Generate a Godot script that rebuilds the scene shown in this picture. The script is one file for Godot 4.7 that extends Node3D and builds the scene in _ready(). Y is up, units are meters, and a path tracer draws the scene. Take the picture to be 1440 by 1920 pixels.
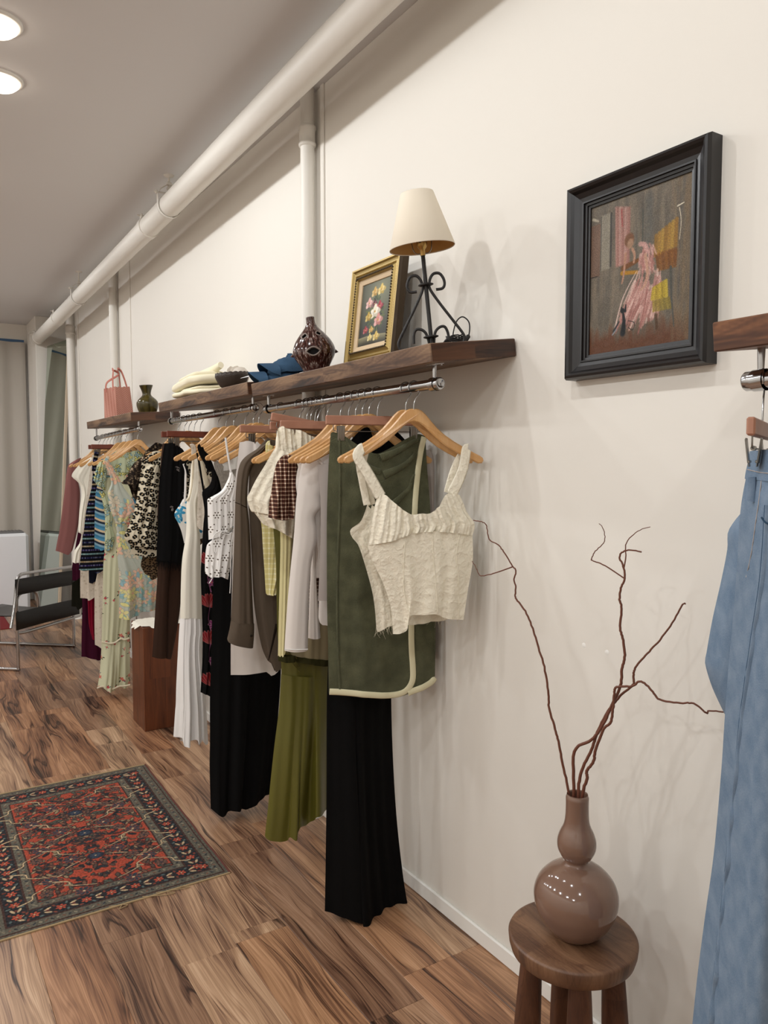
extends Node3D

# A clothing shop: one long white wall with floating shelves, chrome rails full of clothes, a drain pipe under the ceiling.
# x runs towards the wall (its face is x = 0), y up, z towards the viewer; the shop goes on towards -z.

const CEIL := 3.235
const FAR := -9.95
var M := {}
var rng := RandomNumberGenerator.new()
var used := {}
var noise_a := FastNoiseLite.new()
var noise_b := FastNoiseLite.new()
var noise_c := FastNoiseLite.new()


const LIGHT_COLOR := Color("f1f4f6")
const LIGHT_ENERGY := 0.55


func _ready() -> void:
	var cam := Camera3D.new()
	cam.name = "camera"
	add_child(cam)
	cam.position = Vector3(-1.605, 1.6, 0)
	cam.rotation_degrees = Vector3(-3.49, -32.3, 0)
	cam.fov = 67.27
	cam.near = 0.05
	cam.far = 60
	var around := WorldEnvironment.new()
	around.name = "surroundings"
	var env := Environment.new()
	env.background_mode = Environment.BG_COLOR
	env.background_color = Color("2b2a29")
	env.tonemap_mode = Environment.TONE_MAPPER_LINEAR
	env.tonemap_exposure = 1.08
	env.sdfgi_enabled = true
	env.ssao_enabled = true
	env.ssil_enabled = true
	around.environment = env
	add_child(around)
	rng.seed = 20
	make_materials()
	make_more_materials()
	build_lights()
	build_room()
	build_pipes()
	build_shelves()
	hang_near_rail()
	hang_middle_rail()
	hang_far_rail()
	build_jeans()
	build_floor_things()
	build_pictures()
	build_lamp()
	build_shelf_things()
	for k in protos:
		protos[k].free()


# ---------------------------------------------------------------- mesh building
class Shape:
	var st := SurfaceTool.new()
	var group := 0
	var count := 0
	var swap := false

	func _init() -> void:
		st.begin(Mesh.PRIMITIVE_TRIANGLES)

	func tri(a: Vector3, b: Vector3, c: Vector3, ua := Vector2.ZERO, ub := Vector2.ZERO, uc := Vector2.ZERO) -> void:
		st.set_uv(ua)
		st.add_vertex(a)
		st.set_uv(ub)
		st.add_vertex(b)
		st.set_uv(uc)
		st.add_vertex(c)
		count += 1

	func next(smooth := true) -> void:
		group += 1
		st.set_smooth_group(group if smooth else 0xFFFFFFFF)

	func quad(a: Vector3, b: Vector3, c: Vector3, d: Vector3, ua := Vector2(0, 0), ub := Vector2(1, 0), uc := Vector2(1, 1), ud := Vector2(0, 1)) -> void:
		tri(a, b, c, ua, ub, uc)
		tri(a, c, d, ua, uc, ud)

	# rows of points, u to the right and v down as seen from the front
	func grid(rows: Array, uvs: Array, flip := false, skip = null) -> void:
		next()
		for j in rows.size() - 1:
			var p: PackedVector3Array = rows[j]
			var q: PackedVector3Array = rows[j + 1]
			var s: PackedVector2Array = uvs[j]
			var t: PackedVector2Array = uvs[j + 1]
			for i in p.size() - 1:
				if skip != null and skip.call(i, j):
					continue
				if flip:
					quad(p[i + 1], p[i], q[i], q[i + 1], s[i + 1], s[i], t[i], t[i + 1])
				else:
					quad(p[i], p[i + 1], q[i + 1], q[i], s[i], s[i + 1], t[i + 1], t[i])

	func strips(rows: Array, flip := false) -> void:
		var uvs := []
		for j in rows.size():
			var p: PackedVector3Array = rows[j]
			var u := PackedVector2Array()
			for i in p.size():
				u.append(Vector2(float(i) / (p.size() - 1), float(j) / (rows.size() - 1)))
			uvs.append(u)
		grid(rows, uvs, flip)

	# a box with chamfered edges; UVs in metres, u along the longer horizontal side
	func box(c: Vector3, s: Vector3, b := 0.003, basis := Basis.IDENTITY) -> void:
		b = minf(b, minf(s.x, minf(s.y, s.z)) * 0.45)
		var h := s * 0.5
		next(false)
		for ax in 3:
			var ay := (ax + 1) % 3
			var az := (ax + 2) % 3
			for sg in [-1.0, 1.0]:
				var r := []
				for k in [[-1, -1], [1, -1], [1, 1], [-1, 1]]:
					var p := Vector3.ZERO
					p[ax] = sg * h[ax]
					p[ay] = k[0] * (h[ay] - b)
					p[az] = k[1] * (h[az] - b)
					r.append(p)
				_face(c, basis, r, ax)
				for e in [ay, az]:
					var o: int = az if e == ay else ay
					if e < ax:
						continue
					for se in [-1.0, 1.0]:
						var q := []
						for k in [[0, -1], [0, 1], [1, 1], [1, -1]]:
							var p := Vector3.ZERO
							p[ax] = sg * (h[ax] - (b if k[0] == 1 else 0.0))
							p[e] = se * (h[e] - (0.0 if k[0] == 1 else b))
							p[o] = k[1] * (h[o] - b)
							q.append(p)
						_face(c, basis, q, ax)
		for sx in [-1.0, 1.0]:
			for sy in [-1.0, 1.0]:
				for sz in [-1.0, 1.0]:
					var k := Vector3(sx, sy, sz)
					var a := k * (h - Vector3(0, b, b))
					var d := k * (h - Vector3(b, 0, b))
					var e := k * (h - Vector3(b, b, 0))
					if (d - a).cross(e - a).dot(k) > 0:
						tri(c + basis * a, c + basis * e, c + basis * d)
					else:
						tri(c + basis * a, c + basis * d, c + basis * e)

	func _face(c: Vector3, basis: Basis, r: Array, ax: int) -> void:
		var n: Vector3 = (r[1] - r[0]).cross(r[2] - r[0])
		var m: Vector3 = (r[0] + r[2]) * 0.5
		if n.dot(m) > 0:
			r.reverse()
		var u := []
		for p: Vector3 in r:
			var w := Vector2(p.z, p.y) if ax == 0 else (Vector2(p.z, p.x) if ax == 1 else Vector2(p.x, p.y))
			u.append(Vector2(w.y, w.x) if swap else w)
		quad(c + basis * r[0], c + basis * r[1], c + basis * r[2], c + basis * r[3], u[0], u[1], u[2], u[3])

	# profile: (radius, y) from the top down
	func lathe(profile: PackedVector2Array, segs := 48, at := Transform3D.IDENTITY, skip = null, flip := false) -> void:
		var rows := []
		var uvs := []
		var len := 0.0
		for j in profile.size():
			if j > 0:
				len += profile[j].distance_to(profile[j - 1])
			var r := PackedVector3Array()
			var u := PackedVector2Array()
			for i in segs + 1:
				var a := TAU * (i % segs) / segs
				r.append(at * Vector3(sin(a) * profile[j].x, profile[j].y, cos(a) * profile[j].x))
				u.append(Vector2(float(i) / segs, len))
			rows.append(r)
			uvs.append(u)
		grid(rows, uvs, flip, skip)

	# a round bar through points; r may be one radius or two (start, end)
	func tube(pts: PackedVector3Array, r0: float, r1 := -1.0, sides := 10, loop := false, caps := true) -> void:
		if r1 < 0:
			r1 = r0
		var n := pts.size()
		var rows := []
		var uvs := []
		var t := (pts[1] - pts[0]).normalized()
		var x := t.cross(Vector3.UP if absf(t.y) < 0.9 else Vector3.RIGHT).normalized()
		var len := 0.0
		var total := n + (1 if loop else 0)
		for j in total:
			var p := pts[j % n]
			var before := pts[(j - 1 + n) % n] if (loop or j > 0) else p
			var after := pts[(j + 1) % n] if (loop or j < n - 1) else p
			t = (after - before).normalized()
			x = (x - t * x.dot(t)).normalized()
			var y := t.cross(x)
			var f := float(j) / maxf(1, total - 1)
			var r := lerpf(r0, r1, f)
			if j > 0:
				len += p.distance_to(pts[(j - 1) % n])
			var row := PackedVector3Array()
			var u := PackedVector2Array()
			for i in sides + 1:
				var a := TAU * (i % sides) / sides
				row.append(p + (x * cos(a) + y * sin(a)) * r)
				u.append(Vector2(float(i) / sides, len))
			rows.append(row)
			uvs.append(u)
		grid(rows, uvs, true)
		if caps and not loop:
			next(false)
			for e in [0, total - 1]:
				for i in sides:
					if e == 0:
						tri(pts[0], rows[0][i], rows[0][i + 1])
					else:
						tri(pts[n - 1], rows[e][i + 1], rows[e][i])

	# a flat outline (x, y), counter-clockwise or not, given depth along z with bevelled edges
	func prism(poly: PackedVector2Array, depth: float, b := 0.002, at := Transform3D.IDENTITY, bend = null) -> void:
		if Geometry2D.is_polygon_clockwise(poly):
			poly = poly.duplicate()
			poly.reverse()
		var n := poly.size()
		var inner := PackedVector2Array()
		for i in n:
			var e0 := (poly[i] - poly[(i - 1 + n) % n]).normalized()
			var e1 := (poly[(i + 1) % n] - poly[i]).normalized()
			var m := (e0 + e1).normalized().orthogonal()
			inner.append(poly[i] - m * b if m.dot(Vector2(e0.y, -e0.x)) > 0 else poly[i] + m * b)
		var h := depth * 0.5
		var rings := []
		for k in [[inner, h], [poly, h - b], [poly, b - h], [inner, -h]]:
			var r := PackedVector3Array()
			for i in n + 1:
				var p := Vector3(k[0][i % n].x, k[0][i % n].y, k[1])
				r.append(at * (bend.call(p) if bend != null else p))
			rings.append(r)
		var idx := Geometry2D.triangulate_polygon(inner)
		for f in 2:
			next(false)
			var ring: PackedVector3Array = rings[0] if f == 0 else rings[3]
			for t in range(0, idx.size(), 3):
				var a := idx[t]
				var c := idx[t + 1]
				var d := idx[t + 2]
				var flip := (inner[c] - inner[a]).cross(inner[d] - inner[a]) > 0
				if flip == (f == 0):
					tri(ring[a], ring[d], ring[c], inner[a], inner[d], inner[c])
				else:
					tri(ring[a], ring[c], ring[d], inner[a], inner[c], inner[d])
		for k in 3:
			next(k == 1)
			for i in n:
				quad(rings[k][i], rings[k + 1][i], rings[k + 1][i + 1], rings[k][i + 1], poly[i], poly[i], poly[(i + 1) % n], poly[(i + 1) % n])

	func mesh() -> ArrayMesh:
		st.generate_normals()
		st.index()
		return st.commit()


# ---------------------------------------------------------------- things, parts and names
func numbered(called: String) -> String:
	used[called] = used.get(called, -1) + 1
	return called if used[called] == 0 else "%s_%03d" % [called, used[called]]


func tag(o: Node, label: String, category: String, group := "") -> Node:
	o.set_meta("label", label)
	o.set_meta("category", category)
	if group:
		o.set_meta("group", group)
	return o


func thing(called: String, label: String, category: String, at := Vector3.ZERO, turn := 0.0, group := "") -> Node3D:
	var o := Node3D.new()
	o.name = numbered(called)
	add_child(o)
	o.position = at
	o.rotation.y = turn
	tag(o, label, category, group)
	return o


func part(called: String, s, m: Material, parent: Node, label := "") -> MeshInstance3D:
	var o := MeshInstance3D.new()
	o.name = called
	o.mesh = s.mesh() if s is Shape else s
	o.material_override = m
	parent.add_child(o, true)
	if label:
		o.set_meta("label", label)
	return o


func struct(called: String, s, m: Material) -> MeshInstance3D:
	var o := part(called, s, m, self)
	o.set_meta("kind", "structure")
	return o


func bx(c: Vector3, s: Vector3, b := 0.003) -> Shape:
	var q := Shape.new()
	q.box(c, s, b)
	return q


# pairs of numbers into points
func V(a: Array) -> PackedVector2Array:
	var r := PackedVector2Array()
	for i in range(0, a.size(), 2):
		r.append(Vector2(a[i], a[i + 1]))
	return r


func V3(a: Array) -> PackedVector3Array:
	var r := PackedVector3Array()
	for i in range(0, a.size(), 3):
		r.append(Vector3(a[i], a[i + 1], a[i + 2]))
	return r


# a smooth curve through points, resampled at n + 1 even steps
func smooth(p: PackedVector2Array, n: int, soft := true) -> PackedVector2Array:
	var dense := PackedVector2Array()
	for i in p.size() - 1:
		var a := p[maxi(i - 1, 0)]
		var d := p[mini(i + 2, p.size() - 1)]
		var steps := 8 if soft else 1
		for k in steps:
			dense.append(p[i].cubic_interpolate(p[i + 1], a, d, float(k) / steps) if soft else p[i])
	dense.append(p[p.size() - 1])
	var along := PackedFloat32Array([0.0])
	for i in range(1, dense.size()):
		along.append(along[i - 1] + dense[i].distance_to(dense[i - 1]))
	var r := PackedVector2Array()
	var at := 0
	for k in n + 1:
		var want := along[along.size() - 1] * k / n
		while at < dense.size() - 2 and along[at + 1] < want:
			at += 1
		var span := maxf(along[at + 1] - along[at], 1e-7)
		r.append(dense[at].lerp(dense[at + 1], clampf((want - along[at]) / span, 0, 1)))
	return r


func smooth3(p: PackedVector3Array, per := 6, loop := false) -> PackedVector3Array:
	var r := PackedVector3Array()
	var n := p.size()
	for i in (n if loop else n - 1):
		var a := p[(i - 1 + n) % n] if loop else p[maxi(i - 1, 0)]
		var b := p[(i + 1) % n]
		var c := p[(i + 2) % n] if loop else p[mini(i + 2, n - 1)]
		for k in per:
			r.append(p[i].cubic_interpolate(b, a, c, float(k) / per))
	if not loop:
		r.append(p[n - 1])
	return r


# Hanging cloth in the plane of its hanger: left, right, top and bottom outlines (x, y), a front and a back that meet at the sides, and folds.
# o: t thickness at the top, tb at the bottom, k folds across, a / b fold depth at the top / bottom, c crumple, cf its scale, n shift towards the viewer, only "front" or "back"
func cloth(s: Shape, left: Array, right: Array, top: Array, bottom: Array, o := {}) -> Array:
	var L0 := V(left)
	var R0 := V(right)
	var T0 := PackedVector2Array([L0[0]])
	T0.append_array(V(top))
	T0.append(R0[0])
	var B0 := PackedVector2Array([L0[L0.size() - 1]])
	B0.append_array(V(bottom))
	B0.append(R0[R0.size() - 1])
	var nu: int = o.get("nu", 36)
	var nv: int = o.get("nv", 40)
	var L := smooth(L0, nv)
	var R := smooth(R0, nv)
	var T := smooth(T0, nu, o.get("soft_top", true))
	var B := smooth(B0, nu, o.get("soft_hem", true))
	var t: float = o.get("t", 0.014)
	var tb: float = o.get("tb", 0.022)
	var k: float = o.get("k", 4.0)
	var fa: float = o.get("a", 0.003)
	var fb: float = o.get("b", 0.009)
	var cr: float = o.get("c", 0.0)
	var cf: float = o.get("cf", 1.0)
	var sh: float = o.get("n", 0.0)
	var shb: float = o.get("nb", sh)
	var ph: float = o.get("ph", rng.randf() * 6.0)
	var pw: float = o.get("pw", 2.6)
	var seed_at := rng.randf() * 90.0
	var faces := []
	var out := []
	if o.get("side", "both") != "back":
		faces.append(1.0)
	if o.get("side", "both") != "front":
		faces.append(-1.0)
	for f: float in faces:
		var rows := []
		var uvs := []
		for j in nv + 1:
			var v := float(j) / nv
			var row := PackedVector3Array()
			var uv := PackedVector2Array()
			for i in nu + 1:
				var u := float(i) / nu
				var p := T[i] * (1 - v) + B[i] * v + L[j] * (1 - u) + R[j] * u - (L[0] * (1 - u) * (1 - v) + R[0] * u * (1 - v) + L[nv] * (1 - u) * v + R[nv] * u * v)
				var e := 1.0 - pow(absf(2 * u - 1), pw)
				var amp := lerpf(fa, fb, v * v * (3 - 2 * v))
				var w := u * k * 62.0
				var fold := amp * (1.7 * noise_c.get_noise_2d(w + ph * 40, v * 18 + ph * 70) + 0.7 * noise_c.get_noise_2d(w * 2.3, v * 24 + ph * 90)) * (0.35 + 0.65 * e)
				var crumple := 0.0
				if cr > 0:
					crumple = cr * (noise_a.get_noise_3d(p.x * 900 * cf, p.y * 900 * cf, seed_at + f) + 0.5 * noise_a.get_noise_3d(p.x * 2300 * cf, p.y * 1700 * cf, seed_at - f)) * minf(1, e * 3)
				row.append(Vector3(p.x, p.y, f * e * lerpf(t, tb, v) + fold + crumple + lerpf(sh, shb, v)))
				uv.append(Vector2(p.x, -p.y))
			rows.append(row)
			uvs.append(uv)
		s.grid(rows, uvs, f < 0)
		out.append(rows)
	return out


# how far towards the viewer the front of some cloth stands at a place on it
func lift(rows: Array, p: Vector2) -> float:
	var best := 1e9
	var z := 0.0
	for r: PackedVector3Array in rows:
		for q in r:
			var d := Vector2(q.x, q.y).distance_squared_to(p)
			if d < best:
				best = d
				z = q.z
	return z


# a band of cloth along points (x, y, z) with a width in the plane and a little thickness
func ribbon(s: Shape, pts: PackedVector3Array, w0: float, w1 := -1.0, th := 0.0015, per := 5) -> void:
	if w1 < 0:
		w1 = w0
	var p := smooth3(pts, per)
	var rows := []
	var uvs := []
	var len := 0.0
	for j in p.size():
		var d := (p[mini(j + 1, p.size() - 1)] - p[maxi(j - 1, 0)]).normalized()
		var side := Vector3(-d.y, d.x, 0)
		side = Vector3.RIGHT if side.length() < 0.2 else side.normalized()
		var up := side.cross(d).normalized()
		var w := lerpf(w0, w1, float(j) / (p.size() - 1)) * 0.5
		if j > 0:
			len += p[j].distance_to(p[j - 1])
		var r := PackedVector3Array()
		var uv := PackedVector2Array()
		for k in 9:
			var a := TAU * k / 8.0
			r.append(p[j] + side * cos(a) * w + up * sin(a) * th * (1.0 if absf(cos(a)) < 0.9 else 1.0))
			uv.append(Vector2(p[j].x + cos(a) * w, len))
		rows.append(r)
		uvs.append(uv)
	s.grid(rows, uvs)


# a tube or ribbon lying in a garment's plane, from pairs (x, y) and one depth
func flat(a: Array, z := 0.0) -> PackedVector3Array:
	var r := PackedVector3Array()
	for p in V(a):
		r.append(Vector3(p.x, p.y, z))
	return r


# ---------------------------------------------------------------- computed textures
func make_image(w: int, h: int, f: Callable) -> Image:
	var data := PackedByteArray()
	data.resize(w * h * 3)
	var i := 0
	for y in h:
		for x in w:
			var c: Color = f.call(x, y)
			data[i] = clampi(int(c.r * 255), 0, 255)
			data[i + 1] = clampi(int(c.g * 255), 0, 255)
			data[i + 2] = clampi(int(c.b * 255), 0, 255)
			i += 3
	return Image.create_from_data(w, h, false, Image.FORMAT_RGB8, data)


func tex(img: Image) -> ImageTexture:
	return ImageTexture.create_from_image(img)


func bump_tex(freq: float, octaves: int, strength: float, kind := FastNoiseLite.TYPE_SIMPLEX_SMOOTH, ridged := false, side := 256) -> ImageTexture:
	var n := FastNoiseLite.new()
	n.noise_type = kind
	n.seed = 7
	n.frequency = freq
	n.fractal_octaves = octaves
	if ridged:
		n.fractal_type = FastNoiseLite.FRACTAL_RIDGED
	var img := n.get_seamless_image(side, side)
	img.bump_map_to_normal_map(strength)
	return tex(img)


func hexes(a: Array) -> Array:
	var r := []
	for c in a:
		r.append(Color(c))
	return r


func ramp(a: Array, t: float) -> Color:
	t = clampf(t, 0, 0.9999) * (a.size() - 1)
	var i := int(t)
	var c: Color = a[i]
	return c.lerp(a[i + 1], t - i)


# grain runs along y; cathedral figure, fibres and dark streaks
func wood_image(w: int, h: int, colors: Array, seed_of: int, rings: float, streak: float, warp := 1.0) -> Image:
	var n := FastNoiseLite.new()
	n.seed = seed_of
	n.frequency = 1.0
	n.fractal_octaves = 3
	return make_image(w, h, func(x: int, y: int) -> Color:
		var u := float(x) / w
		var v := float(y) / h
		var bend := n.get_noise_2d(u * 3.0, v * 1.1) * warp
		var broad := n.get_noise_2d(u * 6.0 + 20.0 + bend * 0.5, v * 0.9)
		var ring := sin((u * 1.0 + bend * 0.16 + 0.02 * n.get_noise_2d(u * 20.0, v * 2.5)) * rings * TAU)
		var fibre := n.get_noise_2d(u * 130.0 + bend * 9.0, v * 2.6 + 40.0)
		var dark := clampf(n.get_noise_2d(u * 14.0 + bend * 3.0 + 60.0, v * 1.6) * 2.6 - 0.75, 0, 1)
		return ramp(colors, 0.56 + broad * 0.5 + ring * 0.09 + fibre * 0.34 - dark * streak))


func disc(img: Image, cx: float, cy: float, rx: float, ry: float, turn: float, c: Color, soft := 0.25, wrap := true) -> void:
	var w := img.get_width()
	var h := img.get_height()
	var r := ceili(maxf(rx, ry))
	var cs := cos(turn)
	var sn := sin(turn)
	for y in range(int(cy) - r, int(cy) + r + 1):
		if not wrap and (y < 0 or y >= h):
			continue
		for x in range(int(cx) - r, int(cx) + r + 1):
			if not wrap and (x < 0 or x >= w):
				continue
			var dx := x - cx
			var dy := y - cy
			var q := Vector2((dx * cs + dy * sn) / rx, (dy * cs - dx * sn) / ry).length()
			if q < 1:
				var px := posmod(x, w)
				var py := posmod(y, h)
				img.set_pixel(px, py, img.get_pixel(px, py).lerp(c, c.a * clampf((1 - q) / soft, 0, 1)))


func stroke(img: Image, pts: PackedVector2Array, w0: float, w1: float, c: Color, wrap := true) -> void:
	var total := 0.0
	for i in pts.size() - 1:
		total += pts[i].distance_to(pts[i + 1])
	var n := maxi(2, int(total / maxf(0.7, minf(w0, w1) * 0.5)))
	var p := smooth(pts, n)
	for i in n + 1:
		var r := lerpf(w0, w1, float(i) / n) * 0.5
		disc(img, p[i].x, p[i].y, r + 0.5, r + 0.5, 0, c, 0.5, wrap)


func blank(w: int, h: int, c: Color) -> Image:
	var img := Image.create(w, h, false, Image.FORMAT_RGB8)
	img.fill(c)
	return img


func mottle(img: Image, strength: float, freq: float, seed_of: int) -> Image:
	var n := FastNoiseLite.new()
	n.seed = seed_of
	n.frequency = freq
	var w := img.get_width()
	var h := img.get_height()
	for y in h:
		for x in w:
			var c := img.get_pixel(x, y)
			var k := 1.0 + strength * n.get_noise_2d(x, y)
			img.set_pixel(x, y, Color(c.r * k, c.g * k, c.b * k))
	return img


# ---------------------------------------------------------------- materials
func mat(c: Color, rough := 0.6, metal := 0.0) -> StandardMaterial3D:
	var m := StandardMaterial3D.new()
	m.albedo_color = c
	m.roughness = rough
	m.metallic = metal
	return m


func fabric(c: Color, picture: Texture2D = null, metres := 0.2, bump := "weave", strength := 0.5, bump_metres := 0.08) -> StandardMaterial3D:
	var m := mat(c, 0.92)
	m.cull_mode = BaseMaterial3D.CULL_DISABLED
	m.metallic_specular = 0.25
	if picture:
		m.albedo_texture = picture
		m.uv1_scale = Vector3(1 / metres, 1 / metres, 1)
	if bump:
		m.normal_enabled = true
		m.normal_texture = M[bump]
		m.normal_scale = strength
		if not picture:
			m.uv1_scale = Vector3(1 / bump_metres, 1 / bump_metres, 1)
	return m


func textured(picture: Texture2D, rough: float, c := Color.WHITE, scale := Vector3.ONE) -> StandardMaterial3D:
	var m := mat(c, rough)
	m.albedo_texture = picture
	m.uv1_scale = scale
	return m


func triplanar(m: StandardMaterial3D, metres: float, world := false) -> StandardMaterial3D:
	m.uv1_triplanar = true
	m.uv1_world_triplanar = world
	m.uv1_scale = Vector3.ONE / metres
	return m


func gingham(dark: Color, mid: Color, light: Color, cells: int) -> ImageTexture:
	var n := 256
	return tex(make_image(n, n, func(x: int, y: int) -> Color:
		var a := posmod(x * cells, n) < n * 0.26
		var b := posmod(y * cells, n) < n * 0.26
		return light if a and b else (mid if a or b else dark)))


func leopard(ground: Color, shade: Color, ink: Color, seed_of: int, size: float, count: int) -> ImageTexture:
	var img := blank(256, 256, ground)
	var r := RandomNumberGenerator.new()
	r.seed = seed_of
	var placed := []
	for k in count * 6:
		var p := Vector2(r.randf() * 256, r.randf() * 256)
		var ok := true
		for q: Vector2 in placed:
			var d := (p - q).abs()
			d = Vector2(minf(d.x, 256 - d.x), minf(d.y, 256 - d.y))
			if d.length() < size * 1.8:
				ok = false
				break
		if not ok:
			continue
		placed.append(p)
		disc(img, p.x, p.y, size * 0.8, size * 0.6, r.randf() * 3, shade, 0.4)
		var parts := r.randi_range(2, 3)
		var start := r.randf() * TAU
		for j in parts:
			var a0 := start + j * TAU / parts
			var pts := PackedVector2Array()
			for i in 4:
				var a := a0 + (TAU / parts - 1.3) * i / 3.0
				pts.append(p + Vector2(cos(a) * size * 0.72, sin(a) * size * 0.6))
			stroke(img, pts, size * 0.95, size * 0.75, ink)
	return tex(img)


func flower(img: Image, c: Vector2, size: float, petals: int, color: Color, heart: Color, line := Color(0, 0, 0, 0), turn := 0.0) -> void:
	for k in petals:
		var a := turn + TAU * k / petals
		var p := c + Vector2(cos(a), sin(a)) * size * 0.55
		if line.a > 0:
			disc(img, p.x, p.y, size * 0.58, size * 0.36, a, line, 0.08)
		disc(img, p.x, p.y, size * 0.52, size * 0.3, a, color, 0.2)
	disc(img, c.x, c.y, size * 0.22, size * 0.22, 0, heart, 0.3)


func scatter_print(ground: Color, seed_of: int, palette: Array, leaf: Array, count: int, size: float, petals := 5, line := Color(0, 0, 0, 0), side := 384) -> ImageTexture:
	var img := blank(side, side, ground)
	var r := RandomNumberGenerator.new()
	r.seed = seed_of
	for k in count:
		var c := Vector2(r.randf(), r.randf()) * side
		var s := size * r.randf_range(0.6, 1.25)
		for j in r.randi_range(2, 4):
			var a := r.randf() * TAU
			var q := c + Vector2(cos(a), sin(a)) * s * r.randf_range(0.9, 1.7)
			var col: Color = leaf[r.randi() % leaf.size()]
			if line.a > 0:
				disc(img, q.x, q.y, s * 0.72, s * 0.34, a, line, 0.06)
			disc(img, q.x, q.y, s * 0.66, s * 0.28, a, col, 0.2)
		flower(img, c, s, petals, palette[r.randi() % palette.size()], palette[r.randi() % palette.size()], line, r.randf() * 3)
	return tex(img)


func rug_image() -> Image:
	var w := 656
	var h := 1024
	var madder := Color("9a3d27")
	var navy := Color("18161a")
	var slate := Color("575246")
	var cream := Color("b39b78")
	var brown := Color("3a2018")
	var img := blank(w, h, navy)
	var bands := [[0, slate], [12, brown], [17, slate], [44, brown], [50, navy], [104, brown], [110, slate], [134, brown], [139, madder]]
	for b in bands:
		var d: int = b[0]
		img.fill_rect(Rect2i(d, d, w - 2 * d, h - 2 * d), b[1])
	var r := RandomNumberGenerator.new()
	r.seed = 31
	# guard stripes: small leaning leaves; main border: rosettes and palmettes
	for side in 4:
		var long := h if side % 2 else w
		for k in int(long / 15.0):
			for lane in [30, 122]:
				var t := k * 15.0 + 8
				if t < lane or t > long - lane:
					continue
				var p := _edge(side, t, lane, w, h)
				disc(img, p.x, p.y, 7, 3.4, 0.8 + (k % 2) * 1.5 + side * 1.57, [Color("6b4a3a"), Color("23262b"), Color("7d7460")][k % 3], 0.3, false)
		for k in int(long / 34.0):
			var t := k * 34.0 + 17
			if t < 60 or t > long - 60:
				continue
			var p := _edge(side, t, 77, w, h)
			if k % 2:
				flower(img, p, 15, 6, Color("a7462f"), cream, Color("101218"), k)
			else:
				for s in [-1.0, 1.0]:
					disc(img, p.x + s * 9 * (side % 2), p.y + s * 9 * (1 - side % 2), 13, 5, 0.5 * s + 1.57 * (side % 2), cream, 0.25, false)
				disc(img, p.x, p.y, 6, 6, 0, Color("5c2a20"), 0.3, false)
			for s in [-18.0, 18.0]:
				var q := _edge(side, t + 17, 77 + s, w, h)
				disc(img, q.x, q.y, 8, 4.5, k, Color("4c5a58") if k % 2 else Color("6d3426"), 0.3, false)
	# field, mirrored left to right: split arabesques, palmettes, small leaves
	var cx := w / 2.0
	for k in 620:
		var p := Vector2(r.randf_range(146, cx), r.randf_range(146, h - 146))
		var col: Color = [Color("1c2028"), Color("4c3a30"), Color("5a1f16"), Color("45493f"), Color("8a7558"), Color("15161c"), Color("6b4636")][r.randi() % 7]
		var a := r.randf() * 3.0
		var s := r.randf_range(6, 17)
		for m in [1.0, -1.0]:
			disc(img, cx + m * (p.x - cx), p.y, s + 2, s * 0.42 + 2, a * m, Color("2a1712"), 0.2, false)
			disc(img, cx + m * (p.x - cx), p.y, s, s * 0.4, a * m, col, 0.3, false)
	for j in 7:
		var y := 190.0 + j * 108.0
		for m in [1.0, -1.0]:
			for e in [[96.0, -1.0], [200.0, 1.0]]:
				var x: float = cx - m * e[0]
				var up: float = e[1] * (1.0 if j % 2 else -1.0)
				stroke(img, PackedVector2Array([Vector2(x + m * 66, y + up * 34), Vector2(x + m * 26, y + up * 16), Vector2(x, y), Vector2(x - m * 6, y - up * 26), Vector2(x - m * 44, y - up * 44)]), 4, 9, Color("201512"), false)
				stroke(img, PackedVector2Array([Vector2(x + m * 66, y + up * 34), Vector2(x + m * 26, y + up * 16), Vector2(x, y), Vector2(x - m * 6, y - up * 26), Vector2(x - m * 44, y - up * 44)]), 2.2, 6.5, cream, false)
				disc(img, x - m * 12, y - up * 6, 10, 5, 0.6, Color("8c8468"), 0.4, false)
			flower(img, Vector2(cx - m * (70 + 75 * (j % 2)), y + 54), 24, 8, Color("2a2f38"), cream, Color("8d3b28"), j)
			flower(img, Vector2(cx - m * (165 - 60 * (j % 2)), y + 12), 19, 7, Color("66453a"), Color("1c2230"), Color("1a1716"), j)
	for y in [330.0, 512.0, 694.0]:
		for q in 14:
			var a := TAU * q / 14
			disc(img, cx + cos(a) * 44, y + sin(a) * 40, 11, 7, a, Color("33241f"), 0.3, false)
			disc(img, cx + cos(a) * 44, y + sin(a) * 40, 6, 4, a, Color("7b5140"), 0.3, false)
		disc(img, cx, y, 27, 24, 0, Color("161c2a"), 0.15, false)
		flower(img, Vector2(cx, y), 18, 8, Color("2a3444"), cream)
	return mottle(img, 0.35, 0.12, 3)


func _edge(side: int, t: float, d: float, w: int, h: int) -> Vector2:
	match side:
		0: return Vector2(t, d)
		1: return Vector2(w - d, t)
		2: return Vector2(t, h - d)
	return Vector2(d, t)


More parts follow.
